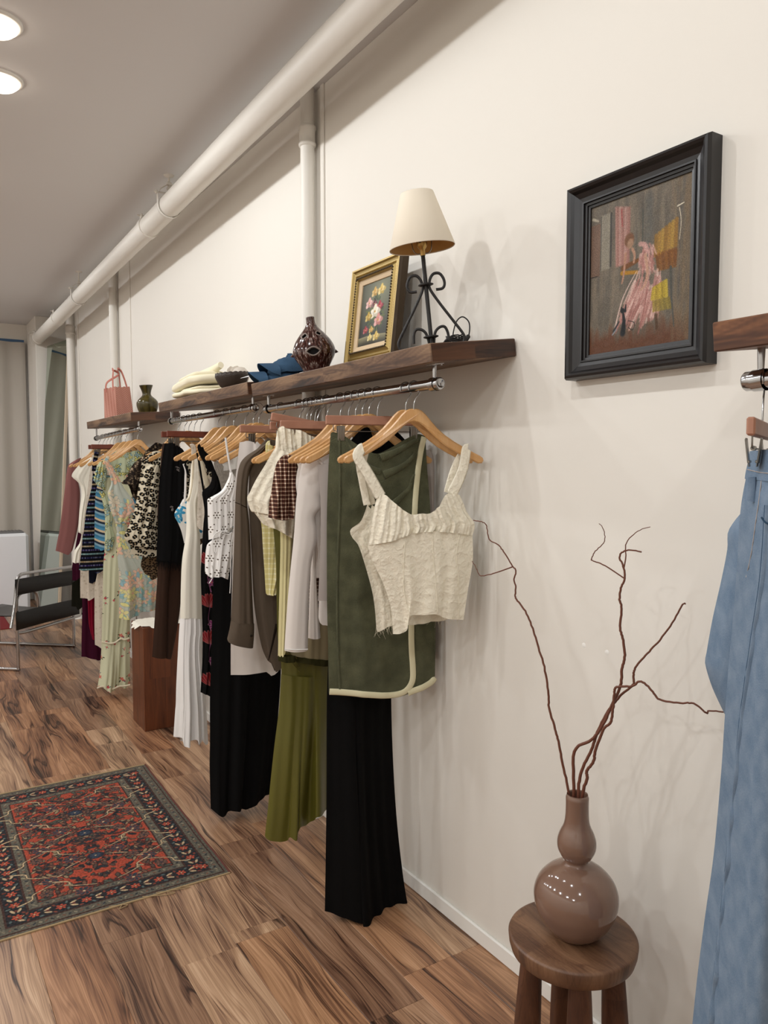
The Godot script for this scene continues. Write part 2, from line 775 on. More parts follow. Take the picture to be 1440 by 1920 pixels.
# a loosely brushed interior: someone in a long pink dress on a yellow chair, a dark cat by the hem
func interior_painting() -> Image:
	var w := 360
	var h := 470
	var n := FastNoiseLite.new()
	n.seed = 5
	n.frequency = 0.012
	n.fractal_octaves = 4
	var img := make_image(w, h, func(x: int, y: int) -> Color:
		var k := n.get_noise_2d(x * 2.5, y * 0.5)
		var v := float(y) / h
		var c := Color("5d564c").lerp(Color("75695a"), clampf(0.4 + k, 0, 1))
		c = c.lerp(Color("5b3a28"), clampf((v - 0.82) * 9 + k * 0.8, 0, 1))
		return c.lerp(Color("6d5c47"), clampf((float(x) / w - 0.82) * 6 + k, 0, 0.7)))
	var r := RandomNumberGenerator.new()
	r.seed = 9
	var brush := func(pts: Array, a: float, b: float, c: String, alpha := 0.85) -> void:
		stroke(img, V(pts), a, b, Color(Color(c), alpha), false)
	for k in 60:
		var x := r.randf() * w
		brush.call([x, r.randf() * 200, x + r.randf_range(-4, 4), r.randf_range(150, 390)], r.randf_range(4, 14), 5, ["6e675b", "4e4943", "7d7464", "59544d"][k % 4], 0.12)
	for x in range(6, 40, 6):
		brush.call([x, 62, x, 220], 8, 8, "6d4f40", 0.5)
	for x in range(44, 76, 6):
		brush.call([x, 40, x, 205], 9, 9, "8a8374", 0.6)
	brush.call([80, 40, 80, 200], 9, 9, "3e3a36")
	brush.call([42, 40, 42, 205], 3, 3, "46413b")
	brush.call([10, 40, 30, 50], 12, 8, "a89f8c", 0.7)
	brush.call([6, 222, 30, 222], 3, 2, "2c2420")
	for k in 8:
		brush.call([98 + k * 7, 28 + k * 2, 104 + k * 6, 205], 11, 13, ["a87a70", "98685f", "b68e84"][k % 3], 0.55)
	brush.call([118, 40, 122, 90], 8, 6, "8c4440", 0.6)
	brush.call([214, 30, 214, 190], 40, 40, "565550", 0.5)
	brush.call([195, 60, 196, 170], 3, 3, "3f453f", 0.6)
	# chair
	for k in 7:
		brush.call([242 + k * 11, 150 - k * 5, 240 + k * 11, 205 - k * 2], 16, 16, ["8a642a", "9c7430", "a88236"][k % 3], 0.75)
		brush.call([246 + k * 10, 205, 252 + k * 9, 250], 16, 12, ["6e4420", "7d5023"][k % 2], 0.8)
	brush.call([128, 218, 180, 206], 22, 16, "6a3f1c")
	brush.call([124, 232, 176, 240], 16, 14, "a5731d")
	# dress
	for k in 190:
		var f := r.randf()
		var top := Vector2(lerpf(176, 262, f), r.randf_range(236, 290))
		var foot := Vector2(lerpf(84, 238, f), r.randf_range(380, 432))
		var c := r.randf_range(0.0, 0.55)
		var from := top.lerp(foot, c)
		var to := top.lerp(foot, c + r.randf_range(0.25, 0.45))
		brush.call([from.x + 10 * sin(c * PI), from.y, to.x + 8, to.y], r.randf_range(5, 11), 8, ["ad837a", "a0726a", "bb948a", "8c5f58", "cbaba0", "a97c72"][k % 6], 0.55)
	for k in 60:
		var o := Vector2(188 + r.randf() * 44, 165 + r.randf() * 70)
		brush.call([o.x, o.y, o.x + r.randf_range(-8, 14), o.y + r.randf_range(14, 30)], 8, 7, ["ad7f76", "9d6c64", "c09a8f"][k % 3], 0.55)
	brush.call([176, 238, 128, 310, 100, 400], 4, 7, "d2b5aa", 0.5)
	brush.call([214, 300, 206, 350, 186, 424], 5, 6, "8a5a53", 0.6)
	brush.call([188, 160, 206, 166, 214, 186], 18, 15, "bb9088", 0.8)
	# head, arms
	disc(img, 148, 138, 20, 24, 0.2, Color("6d4a33"), 0.3, false)
	disc(img, 152, 150, 14, 18, 0.2, Color("94745c"), 0.4, false)
	brush.call([160, 168, 168, 186, 166, 208], 12, 9, "a9826a")
	brush.call([136, 176, 130, 236, 124, 262], 11, 7, "a57c66")
	brush.call([206, 196, 214, 244, 208, 282, 192, 296], 12, 8, "b08a74")
	# cushion seat and legs of the chair
	for k in 8:
		brush.call([236 + k * 6, 300 - k * 2, 232 + k * 7, 330], 12, 13, ["a38d30", "b39c38", "937d2a"][k % 3], 0.8)
		brush.call([238 + k * 7, 338, 238 + k * 8, 366], 12, 10, ["8c7a34", "7a6a2e"][k % 2], 0.75)
	brush.call([292, 250, 296, 330, 306, 420], 9, 5, "4b4a44", 0.8)
	brush.call([246, 378, 250, 420], 14, 10, "4a3524", 0.7)
	# cat and dark shoes
	brush.call([130, 352, 134, 380, 130, 416], 9, 22, "1b1c1e")
	disc(img, 128, 346, 9, 9, 0, Color("1b1c1e"), 0.3, false)
	brush.call([124, 336, 124, 344], 5, 5, "1b1c1e")
	brush.call([140, 330, 138, 350], 4, 9, "1b1c1e")
	brush.call([150, 380, 172, 390, 166, 410, 150, 400], 2, 2, "28231f", 0.8)
	brush.call([96, 404, 116, 378], 9, 5, "2a2a2c")
	brush.call([92, 414, 106, 400], 6, 5, "7f8489", 0.8)
	# cracked highlights
	brush.call([316, 90, 322, 130, 318, 180], 3, 1.5, "b9ad97", 0.8)
	brush.call([310, 84, 330, 80], 5, 3, "cfc5b0", 0.8)
	return mottle(img, 0.25, 0.2, 8)


# a small still life: a bunch of flowers on a stone ledge
func bouquet_painting() -> Image:
	var w := 200
	var h := 270
	var img := make_image(w, h, func(x: int, y: int) -> Color:
		var d := Vector2(x - 130, y - 40).length() / 200.0
		return Color("7f8168").lerp(Color("2a2a22"), clampf(d, 0, 1)))
	for k in 40:
		stroke(img, V([0, 232 + k, 90, 228 + k, 200, 236 + k * 0.9]), 3, 3, Color("8d8562").lerp(Color("3a3626"), k / 30.0), false)
	var r := RandomNumberGenerator.new()
	r.seed = 12
	for k in 110:
		var a := r.randf() * TAU
		var p := Vector2(104, 140) + Vector2(cos(a) * 62, sin(a) * 76) * sqrt(r.randf())
		disc(img, p.x, p.y, r.randf_range(8, 15), 5, a, [Color("3b4a2a"), Color("55602f"), Color("232c1c")][k % 3], 0.4, false)
	for f in [[88, 46, 20, "c9a45a"], [132, 44, 22, "d6bb6c"], [56, 88, 22, "d9a9a0"], [92, 96, 15, "5d1d26"], [128, 112, 20, "a5303f"], [100, 130, 29, "e6ddc8"], [58, 146, 20, "b99a40"], [126, 170, 26, "cf8f86"], [46, 200, 16, "9c2f36"], [86, 204, 14, "c09a4a"], [122, 236, 19, "cdb05e"], [80, 236, 15, "d8c27c"]]:
		for q in 14:
			var a: float = q * 2.4
			var s: float = f[2] * 1.3 * (1.0 - q / 16.0)
			disc(img, f[0] + cos(a) * s * 0.55, f[1] + sin(a) * s * 0.55, s * 0.55, s * 0.4, a, Color(f[3]).lightened(0.22 * sin(q * 1.7)).darkened(0.15 if q % 3 == 0 else 0.0), 0.35, false)
		disc(img, f[0], f[1], f[2] * 0.22, f[2] * 0.2, 0, Color("b98a30"), 0.4, false)
	return img


func make_materials() -> void:
	noise_a.seed = 3
	noise_a.frequency = 0.02
	noise_a.fractal_octaves = 3
	noise_b.seed = 11
	noise_b.frequency = 0.02
	noise_c.seed = 5
	noise_c.frequency = 0.02
	noise_c.fractal_type = FastNoiseLite.FRACTAL_NONE
	M.weave = bump_tex(0.25, 1, 2.0)
	M.crinkle = bump_tex(0.012, 5, 9.0, FastNoiseLite.TYPE_SIMPLEX_SMOOTH, true, 512)
	M.lumps = bump_tex(0.03, 3, 4.0)
	M.plaster = bump_tex(0.02, 4, 1.2, FastNoiseLite.TYPE_SIMPLEX_SMOOTH, false, 512)
	# setting
	M.wall = mat(Color("e6e1d8"), 0.85)
	M.wall.normal_enabled = true
	M.wall.normal_texture = M.plaster
	M.wall.normal_scale = 0.12
	triplanar(M.wall, 1.1, true)
	M.ceiling = mat(Color("e2e2e3"), 0.9)
	M.trim = mat(Color("f0eee8"), 0.55)
	M.pipe = mat(Color("e0dbd2"), 0.45)
	M.pipe.normal_enabled = true
	M.pipe.normal_texture = M.lumps
	M.pipe.normal_scale = 0.12
	var hickory := hexes(["3a291f", "644837", "8c6b54", "a78466", "bb9778", "cdab8c"])
	var plank_tex := tex(wood_image(768, 1024, hickory, 4, 24, 0.62, 0.8))
	M.planks = []
	for k in 5:
		var m := textured(plank_tex, 0.34, [Color("ffffff"), Color("e2dad6"), Color("f4e6da"), Color("cfc6c4"), Color("ecd9cc")][k])
		m.metallic_specular = 0.5
		M.planks.append(m)
	M.plank_gap = mat(Color("2a1a12"), 0.9)
	var walnut := hexes(["281a12", "432d1f", "604530", "785b42", "8c6e52"])
	M.shelf = textured(tex(wood_image(256, 1024, walnut, 21, 9, 0.35, 0.8)), 0.55)
	M.shelf_warm = M.shelf.duplicate()
	M.shelf_warm.albedo_color = Color(1.0, 0.86, 0.74)
	M.shelf_end = textured(tex(wood_image(256, 256, hexes(["20130d", "3a2317", "53331f", "5f3d27"]), 29, 16, 0.3, 0.5)), 0.5)
	var cedar_tex := tex(wood_image(256, 256, hexes(["8a5a44", "9c6b54", "ab7a63", "b88871"]), 33, 7, 0.2, 0.4))
	M.cedar = textured(cedar_tex, 0.42, Color.WHITE, Vector3(0.2, 1, 1))
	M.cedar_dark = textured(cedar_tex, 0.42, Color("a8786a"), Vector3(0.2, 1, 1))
	M.maple = textured(tex(wood_image(256, 256, hexes(["bd8850", "c9965d", "d0a069", "d7aa76"]), 35, 5, 0.12, 0.4)), 0.3, Color.WHITE, Vector3(2, 2, 1))
	M.chrome = mat(Color("b9b9ba"), 0.14, 1.0)
	M.steel = mat(Color("8e8a84"), 0.3, 1.0)
	M.iron = mat(Color("1d1a19"), 0.55)
	M.iron.normal_enabled = true
	M.iron.normal_texture = M.lumps
	M.iron.normal_scale = 0.4
	M.glow = mat(Color("fff6e8"), 0.5)
	M.glow.emission_enabled = true
	M.glow.emission = Color("fff1de")
	M.glow.emission_energy_multiplier = 3.0
	M.white_plastic = mat(Color("e6e6e8"), 0.4)
	M.grey_plastic = mat(Color("6c6a69"), 0.5)
	M.mirror = mat(Color("b9c2b8"), 0.02, 1.0)
	M.mirror_edge = mat(Color("1a1715"), 0.6)
	M.black_leather = mat(Color("0c0a09"), 0.6)
	M.curtain = fabric(Color("b6afa5"), null, 0.2, "weave", 0.4)
	M.tape = mat(Color("4f7196"), 0.6)
	# fabrics
	M.cream = fabric(Color("efe7d3"), null, 0.2, "crinkle", 0.7, 0.36)
	M.cream_soft = fabric(Color("e4d9bf"), null, 0.2, "weave", 0.5)
	M.ivory = fabric(Color("eae5d6"), null, 0.2, "weave", 0.4)
	M.offwhite = fabric(Color("e3dbd4"), null, 0.2, "weave", 0.35)
	M.white = fabric(Color("eeebe7"), null, 0.2, "weave", 0.35)
	M.lilac_grey = fabric(Color("b0a6a0"), null, 0.2, "weave", 0.35)
	M.velvet = fabric(Color("60614a"), cloudy(0.16, 0.012), 0.3, "weave", 0.5)
	M.velvet.rim_enabled = true
	M.velvet.rim = 0.7
	M.velvet.rim_tint = 0.6
	M.piping = fabric(Color("ddd6b4"), null, 0.2, "weave", 0.4)
	M.black = fabric(Color("0a0909"), null, 0.2, "weave", 0.3)
	M.satin_green = fabric(Color("5e5a1e"), null, 0.2, "weave", 0.15)
	M.satin_green.roughness = 0.42
	M.satin_green.metallic_specular = 0.5
	M.taupe = fabric(Color("5d5145"), null, 0.2, "weave", 0.8)
	M.taupe_dark = fabric(Color("241c16"), null, 0.2, "weave", 0.4)
	M.beige_sheer = fabric(Color("93876a"), null, 0.2, "weave", 0.5)
	M.olive_band = fabric(Color("35331a"), null, 0.2, "weave", 0.5)
	M.pale_yellow = fabric(Color("ddd3a0"), null, 0.2, "weave", 0.4)
	M.brown = fabric(Color("36251c"), null, 0.2, "weave", 0.4)
	M.mauve = fabric(Color("8b5c58"), null, 0.2, "weave", 0.4)
	M.burgundy = fabric(Color("3a0d22"), null, 0.2, "weave", 0.4)
	M.crimson = fabric(Color("770f26"), null, 0.2, "weave", 0.4)
	M.dark_olive = fabric(Color("17160d"), null, 0.2, "weave", 0.4)
	M.navy = fabric(Color("10121f"), null, 0.2, "weave", 0.4)
	M.grey_crinkle = fabric(Color("8d867c"), null, 0.2, "crinkle", 1.2, 0.16)
	M.brown_check = fabric(Color.WHITE, gingham(Color("3d2018"), Color("8a6a58"), Color("e2d3bf"), 8), 0.11, "weave", 0.3)
	M.yellow_check = fabric(Color.WHITE, gingham(Color("d6ca8a"), Color("e0d7a2"), Color("efeacc"), 8), 0.16, "weave", 0.8)
	M.leopard = fabric(Color.WHITE, leopard(Color("cbc0a8"), Color("a5916e"), Color("0b0908"), 3, 13, 90), 0.23, "weave", 0.2)
	M.leopard_fine = fabric(Color.WHITE, leopard(Color("6a553e"), Color("4f3c29"), Color("0f0b09"), 5, 11, 80), 0.12, "weave", 0.2)
	M.snake = fabric(Color.WHITE, snake_tex(), 0.16, "weave", 0.2)
	M.navy_stripe = fabric(Color.WHITE, tex(make_image(256, 256, func(x: int, y: int) -> Color:
		var row := y / 16
		var c: Color = [Color("15163a"), Color("0b0b12"), Color("8a7558"), Color("0c0d16"), Color("2a2350"), Color("0b0b12"), Color("5f7f80"), Color("0d0d14")][row % 8]
		if row % 2 == 0 and noise_a.get_noise_2d(x * 3.0, row * 60.0) > 0.15:
			c = c.lerp(Color("a9b0a4"), 0.45)
		return c if posmod(y, 16) > 2 else Color("08080c"))), 0.22, "lumps", 0.5)
	M.blue_wave = fabric(Color.WHITE, tex(make_image(256, 256, func(x: int, y: int) -> Color:
		var v := y + 26 * sin(x * TAU / 256.0) + 9 * sin(x * TAU * 2 / 256.0)
		var k := posmod(int(v / 12.8), 5)
		return [Color("4d88a8"), Color("c8b393"), Color("27313f"), Color("7f9fb0"), Color("3f7695")][k])), 0.3, "weave", 0.2)
	M.aqua_floral = fabric(Color.WHITE, scatter_print(Color("aeb2a6"), 17, hexes(["d3a98f", "d0c78c", "c8bca6", "d6b09a"]), hexes(["86aaa9", "9cb4ad", "d0c886", "8aabb2", "aab9ac"]), 64, 30, 5, Color(0.4, 0.46, 0.45, 0.3)), 0.48, "weave", 0.15)
	M.aqua_floral.roughness = 0.5
	M.green_floral = fabric(Color.WHITE, scatter_print(Color("c6c5a6"), 23, hexes(["c4685a", "b5424c", "d08a78"]), hexes(["5b6a48", "4a5a68", "a04a50", "37402e"]), 22, 15), 0.3, "weave", 0.2)
	M.ruffle_floral = fabric(Color.WHITE, scatter_print(Color("b4bb9c"), 27, hexes(["a9b9a8", "c9c27a", "8fa8a4"]), hexes(["c2bd78", "8fb0b4", "9fae8c"]), 26, 30, 5, Color(0.06, 0.06, 0.06, 0.9)), 0.24, "weave", 0.2)
	M.red_flowers = fabric(Color.WHITE, red_flower_tex(), 0.36, "weave", 0.2)
	M.blue_flowers = fabric(Color.WHITE, scatter_print(Color("dedbd4"), 41, hexes(["3f8fb5", "5aa3c4"]), hexes(["3a86ac", "2f7296"]), 14, 40), 0.22, "weave", 0.2)
	M.eyelet = fabric(Color.WHITE, eyelet_tex(), 0.12, "weave", 0.4)
	M.lace = fabric(Color.WHITE, tex(mottle(scatter_image(Color("cfc3b2"), 51, hexes(["bfb19f", "d8cdbd"]), 60, 14), 0.12, 0.15, 4)), 0.16, "lumps", 0.5)
	M.doily = fabric(Color("e8e2d4"), null, 0.2, "lumps", 0.9, 0.05)
	M.denim = fabric(Color.WHITE, denim_tex(Color("8494a6"), Color("62778e")), 0.18, "weave", 0.12)
	M.denim_dark = fabric(Color.WHITE, denim_tex(Color("415a72"), Color("2a4158")), 0.1, "weave", 0.4)
	M.knit = fabric(Color("ece4c9"), null, 0.2, "weave", 0.5, 0.05)
	M.pink_straw = fabric(Color.WHITE, tex(make_image(128, 128, func(x: int, y: int) -> Color:
		var a := sin(x * TAU / 16.0 + (PI if (y / 8) % 2 else 0.0)) * 0.5 + 0.5
		var b := absf(sin(y * PI / 8.0))
		return Color("8d5546").lerp(Color("dfae9e"), clampf(0.2 + 0.8 * a * b + 0.25 * noise_a.get_noise_2d(x * 9, y * 9), 0, 1)))), 0.11, "", 0)
	M.pink_leather = fabric(Color("bd7a6c"), null, 0.2, "weave", 0.2)


func cloudy(strength: float, freq: float) -> ImageTexture:
	var n := FastNoiseLite.new()
	n.seed = 14
	n.frequency = freq
	n.fractal_octaves = 4
	var src := n.get_seamless_image(256, 256)
	return tex(make_image(256, 256, func(x: int, y: int) -> Color:
		var k := 1.0 - strength * (1.0 - src.get_pixel(x, y).r) * 1.6
		return Color(k, k, k)))


func snake_tex() -> ImageTexture:
	var n := FastNoiseLite.new()
	n.noise_type = FastNoiseLite.TYPE_CELLULAR
	n.cellular_return_type = FastNoiseLite.RETURN_DISTANCE2_SUB
	n.frequency = 0.045
	n.seed = 2
	return tex(make_image(256, 256, func(x: int, y: int) -> Color:
		var k := n.get_noise_2d(x, y * 1.2)
		var b := noise_a.get_noise_2d(x * 1.1, y * 0.8)
		return ramp(hexes(["17110d", "4a3c2e", "8d7c66", "c4b69e"]), clampf(0.95 + k * 1.2 + b * 0.9, 0.02, 1))))


func denim_tex(light: Color, dark: Color) -> ImageTexture:
	var n := FastNoiseLite.new()
	n.seed = 8
	n.frequency = 0.02
	n.fractal_octaves = 4
	return tex(make_image(256, 256, func(x: int, y: int) -> Color:
		var twill := 0.5 + 0.5 * sin((x + y) * TAU / 4.0)
		var k := 0.5 + n.get_noise_2d(x * 1.6, y * 0.6) * 0.6 + 0.4 * n.get_noise_2d(x * 30, y * 9)
		return dark.lerp(light, clampf(k * 0.8 + twill * 0.25, 0, 1))))


func scatter_image(ground: Color, seed_of: int, palette: Array, count: int, size: float) -> Image:
	var img := blank(256, 256, ground)
	var r := RandomNumberGenerator.new()
	r.seed = seed_of
	for k in count:
		flower(img, Vector2(r.randf(), r.randf()) * 256, size * r.randf_range(0.6, 1.2), 5, palette[k % palette.size()], palette[0].darkened(0.15), Color(0, 0, 0, 0), r.randf() * 3)
	return img


func red_flower_tex() -> ImageTexture:
	var img := blank(384, 384, Color("070606"))
	var r := RandomNumberGenerator.new()
	r.seed = 61
	for c in [Vector2(60, 90), Vector2(190, 190), Vector2(320, 70), Vector2(60, 290), Vector2(310, 310), Vector2(190, 370)]:
		for k in 11:
			var a: float = -2.6 + k * 0.21 + r.randf() * 0.1
			var p: Vector2 = c + Vector2(cos(a), sin(a)) * 34.0
			disc(img, p.x, p.y, 37, 9, a, Color("8c5653"), 0.1)
			disc(img, p.x, p.y, 36, 8, a, Color("6b181b"), 0.3)
		stroke(img, PackedVector2Array([c, c + Vector2(-8, 60), c + Vector2(6, 130)]), 4, 6, Color("7d4a66"))
		flower(img, c + Vector2(10, 84), 20, 6, Color("6d2f58"), Color("a34a4a"), Color("b08a90"))
	return tex(img)


func eyelet_tex() -> ImageTexture:
	var img := blank(256, 256, Color("efece8"))
	for j in 2:
		for i in 2:
			var c := Vector2(64 + i * 128 + j * 64, 64 + j * 128)
			for k in 6:
				var a := TAU * k / 6
				var p := c + Vector2(cos(a), sin(a)) * 26
				disc(img, p.x, p.y, 14, 9, a, Color("f1eee8"), 0.1)
				disc(img, p.x, p.y, 8.5, 6, a, Color("5a4d43"), 0.3)
			disc(img, c.x, c.y, 8, 8, 0, Color("463b33"), 0.3)
			for q in [Vector2(64, 10), Vector2(40, -46)]:
				disc(img, c.x + q.x, c.y + q.y, 7, 7, 0, Color("5a4d43"), 0.3)
	return tex(img)


func make_more_materials() -> void:
	M.frame_black = mat(Color("131011"), 0.34)
	M.frame_black.cull_mode = BaseMaterial3D.CULL_DISABLED
	M.gilt = mat(Color("a58d58"), 0.42, 0.7)
	M.gilt.cull_mode = BaseMaterial3D.CULL_DISABLED
	M.gilt_dark = mat(Color("3b2c18"), 0.5, 0.3)
	M.linen_liner = mat(Color("cdb594"), 0.85)
	M.linen_liner.cull_mode = BaseMaterial3D.CULL_DISABLED
	M.painting = textured(tex(interior_painting()), 0.5)
	M.painting.metallic_specular = 0.3
	M.painting.normal_enabled = true
	M.painting.normal_texture = M.lumps
	M.painting.normal_scale = 0.25
	M.bouquet = textured(tex(bouquet_painting()), 0.62)
	var drip := FastNoiseLite.new()
	drip.seed = 4
	drip.frequency = 0.03
	drip.fractal_octaves = 4
	M.glaze = textured(tex(make_image(512, 256, func(x: int, y: int) -> Color:
		var a := absf(fposmod(x, 512) - 256)
		var k := 0.8 * drip.get_noise_2d(a * 2.6, y * 1.2) + 0.6 * drip.get_noise_2d(a * 9.0 + 90, y * 3.2)
		return ramp(hexes(["240d0a", "35140f", "4a2a23", "8a7d77", "b5aea8"]), clampf(0.36 + k * 1.0, 0, 1)))), 0.14, Color.WHITE, Vector3(1, 2.6, 1))
	M.glaze_rim = mat(Color("7d7068"), 0.2)
	M.green_glaze = mat(Color("4a4019"), 0.16)
	M.green_glaze.albedo_texture = tex(mottle(blank(128, 128, Color("d8d8d0")), 0.6, 0.05, 6))
	M.brown_glaze = mat(Color("7b5f50"), 0.1)
	M.brown_glaze.metallic_specular = 0.6
	M.dark_carved = mat(Color("30241b"), 0.5)
	M.dark_carved.normal_enabled = true
	M.dark_carved.normal_texture = M.crinkle
	M.shell = mat(Color("e6dccf"), 0.35)
	M.shell.backlight_enabled = true
	M.shell.backlight = Color("8a8278")
	M.shell.cull_mode = BaseMaterial3D.CULL_DISABLED
	var oak := tex(wood_image(256, 512, hexes(["3a2418", "583a28", "705039", "866349"]), 51, 6, 0.4, 0.8))
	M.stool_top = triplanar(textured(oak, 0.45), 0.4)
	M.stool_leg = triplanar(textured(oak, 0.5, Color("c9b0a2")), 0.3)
	M.pedestal = textured(tex(wood_image(256, 512, hexes(["3b1c0d", "532a14", "64341a", "703d20"]), 57, 5, 0.2, 0.5)), 0.4, Color.WHITE, Vector3(3, 1.4, 1))
	M.twig = mat(Color("683a27"), 0.6)
	M.rug = textured(tex(rug_image()), 0.97)
	M.rug.normal_enabled = true
	M.rug.normal_texture = M.weave
	M.rug.normal_scale = 0.6
	M.rug_edge = mat(Color("a58d68"), 0.95)
	M.rug_cord = mat(Color("5a2d24"), 0.95)
	M.red_rug = mat(Color("7a1a1e"), 0.95)
	M.seat_leather = mat(Color("1d1917"), 0.35)


func twig_part(g: Node3D, called: String, a: Array, r0: float, r1: float) -> void:
	var s := Shape.new()
	var p := smooth3(V3(a), 6)
	for i in range(6, p.size() - 2):
		p[i] += Vector3(noise_a.get_noise_2d(i * 30.0, r0 * 9e4), noise_a.get_noise_2d(i * 30.0, 40), noise_a.get_noise_2d(i * 30.0, 80)) * 0.0016
	s.tube(p, r0, r1, 8)
	part(called, s, M.twig, g)


# ---------------------------------------------------------------- hangers and garments
var protos := {}


func rail_y(z: float) -> float:
	if z > -0.95 + 0.5 - 0.4 and z > -1.2:
		return 1.758
	if z > -3.18:
		return 1.841
	if z > -4.7:
		return 1.855
	return 1.839 + (-5.178 - z) * -0.019


func hook_shape(neck: float) -> Shape:
	var s := Shape.new()
	var p := V3([0, neck, 0, 0, neck + 0.018, 0, 0.006, -0.034, 0, 0.018, -0.016, 0, 0.0195, 0.002, 0, 0.013, 0.0145, 0, 0, 0.0195, 0, -0.013, 0.0145, 0, -0.0195, 0.002, 0, -0.017, -0.009, 0])
	s.tube(smooth3(p, 5), 0.0018, -1, 8)
	return s


func make_wooden_hanger() -> Node3D:
	var o := Node3D.new()
	var half := V([0, -0.066, 0.014, -0.067, 0.026, -0.072, 0.04, -0.085, 0.055, -0.103, 0.075, -0.125, 0.1, -0.147, 0.13, -0.167, 0.165, -0.187, 0.195, -0.203, 0.213, -0.212, 0.222, -0.219, 0.224, -0.227, 0.219, -0.235, 0.207, -0.236, 0.175, -0.221, 0.14, -0.203, 0.105, -0.183, 0.08, -0.164, 0.055, -0.141, 0.035, -0.122, 0.018, -0.11, 0, -0.106])
	var poly := PackedVector2Array()
	for p in half:
		poly.append(p)
	for i in range(half.size() - 2, 0, -1):
		poly.append(Vector2(-half[i].x, half[i].y))
	var s := Shape.new()
	s.prism(poly, 0.013, 0.0035, Transform3D.IDENTITY, func(p: Vector3) -> Vector3: return p + Vector3(0, 0, 0.3 * p.x * p.x - 0.004))
	part("arms", s, M.maple, o)
	part("hook", hook_shape(-0.07), M.chrome, o)
	return o


func make_clip_hanger(wood: Material) -> Node3D:
	var o := Node3D.new()
	var bar := Shape.new()
	bar.swap = false
	bar.box(Vector3(0, -0.093, 0), Vector3(0.352, 0.031, 0.014), 0.003)
	part("bar", bar, wood, o)
	part("hook", hook_shape(-0.08), M.chrome, o)
	var wire := Shape.new()
	wire.tube(smooth3(V3([-0.15, -0.106, 0, -0.15, -0.122, 0, -0.146, -0.128, 0, -0.13, -0.129, 0, 0, -0.129, 0, 0.13, -0.129, 0, 0.146, -0.128, 0, 0.15, -0.122, 0, 0.15, -0.106, 0]), 5), 0.0016, -1, 6)
	part("wire", wire, M.steel, o)
	for x in [-0.125, 0.125]:
		var c := Shape.new()
		for f in [1.0, -1.0]:
			var b := Basis(Vector3.RIGHT, f * 0.12)
			c.box(Vector3(x, -0.136, f * 0.009), Vector3(0.024, 0.05, 0.0016), 0.0005, b)
			for k in [-0.008, 0.0, 0.008]:
				c.box(Vector3(x + k, -0.134, f * 0.0105), Vector3(0.003, 0.042, 0.0014), 0.0005, b)
			c.box(Vector3(x, -0.152, f * 0.006), Vector3(0.024, 0.005, 0.004), 0.001, b)
		c.tube(V3([x - 0.011, -0.129, 0, x + 0.011, -0.129, 0]), 0.0045, -1, 8)
		part("clip", c, M.steel, o)
	return o


func hung(called: String, label: String, category: String, z: float, phi: float, kind: String, short: String, roll := 0.0) -> Node3D:
	var at := Vector3(-0.24, rail_y(z), z)
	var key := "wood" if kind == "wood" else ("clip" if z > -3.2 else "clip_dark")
	if not protos.has(key):
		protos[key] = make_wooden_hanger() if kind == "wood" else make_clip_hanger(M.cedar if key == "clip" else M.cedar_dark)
	var h: Node3D = protos[key].duplicate()
	h.name = numbered("wooden_hanger" if kind == "wood" else "clip_hanger")
	add_child(h)
	h.position = at
	h.basis = Basis(Vector3.UP, deg_to_rad(phi)) * Basis(Vector3.BACK, deg_to_rad(roll))
	if kind == "wood":
		tag(h, "light maple wooden hanger with a chrome hook holding " + short, "hanger", "wooden hangers on the rails")
	else:
		tag(h, "reddish wooden bar hanger with metal clips holding " + short, "hanger", "clip hangers on the rails")
	return thing(called, label, category, at, deg_to_rad(phi))


func piece(g: Node3D, called: String, m: Material, l: Array, r: Array, t: Array, b: Array, o := {}, label := "") -> Array:
	var s := Shape.new()
	var rows := cloth(s, l, r, t, b, o)
	part(called, s, m, g, label)
	return rows[0]


func band(g: Node3D, called: String, m: Material, a: Array, w0: float, w1: float, n: float, th: float, on: Array, label := "") -> void:
	var s := Shape.new()
	var pts := PackedVector3Array()
	var dense := V(a)
	if on.size():
		dense = smooth(dense, dense.size() * 4)
	for p in dense:
		pts.append(Vector3(p.x, p.y, n + (lift(on, p) if on.size() else 0.0)))
	ribbon(s, pts, w0, w1, th, 2 if on.size() else 5)
	part(called, s, m, g, label)


func cord(g: Node3D, called: String, m: Material, a: Array, r: float, n: float) -> void:
	var s := Shape.new()
	s.tube(smooth3(flat(a, n), 5), r, -1, 6)
	part(called, s, m, g)


func frayed_hem(g: Node3D, m: Material, rows: Array) -> void:
	var s := Shape.new()
	var hem: PackedVector3Array = rows[rows.size() - 1]
	for k in 44:
		var i := rng.randi_range(0, hem.size() - 1) if k % 2 else rng.randi_range(0, hem.size() / 3)
		var p := hem[i]
		var d := Vector3(rng.randf_range(-0.012, 0.012), -rng.randf_range(0.006, 0.03), rng.randf_range(-0.004, 0.004))
		s.tube(PackedVector3Array([p + Vector3(0, 0.002, 0), p + d * 0.5 + Vector3(rng.randf_range(-0.003, 0.003), 0, 0), p + d]), 0.0004, 0.0002, 4, false, false)
	var o := part("frayed_threads", s, m, g)
	o.set_meta("kind", "stuff")


func fringe(g: Node3D, m: Material, a: Array, rows: Array) -> void:
	var s := Shape.new()
	var p := smooth(V(a), 80)
	for q in p:
		var z := lift(rows, q)
		s.tube(PackedVector3Array([Vector3(q.x, q.y + 0.004, z), Vector3(q.x + rng.randf_range(-0.004, 0.004), q.y - rng.randf_range(0.02, 0.05), z)]), 0.0012, 0.0006, 4, false, false)
	var o := part("fringe", s, m, g)
	o.set_meta("kind", "stuff")


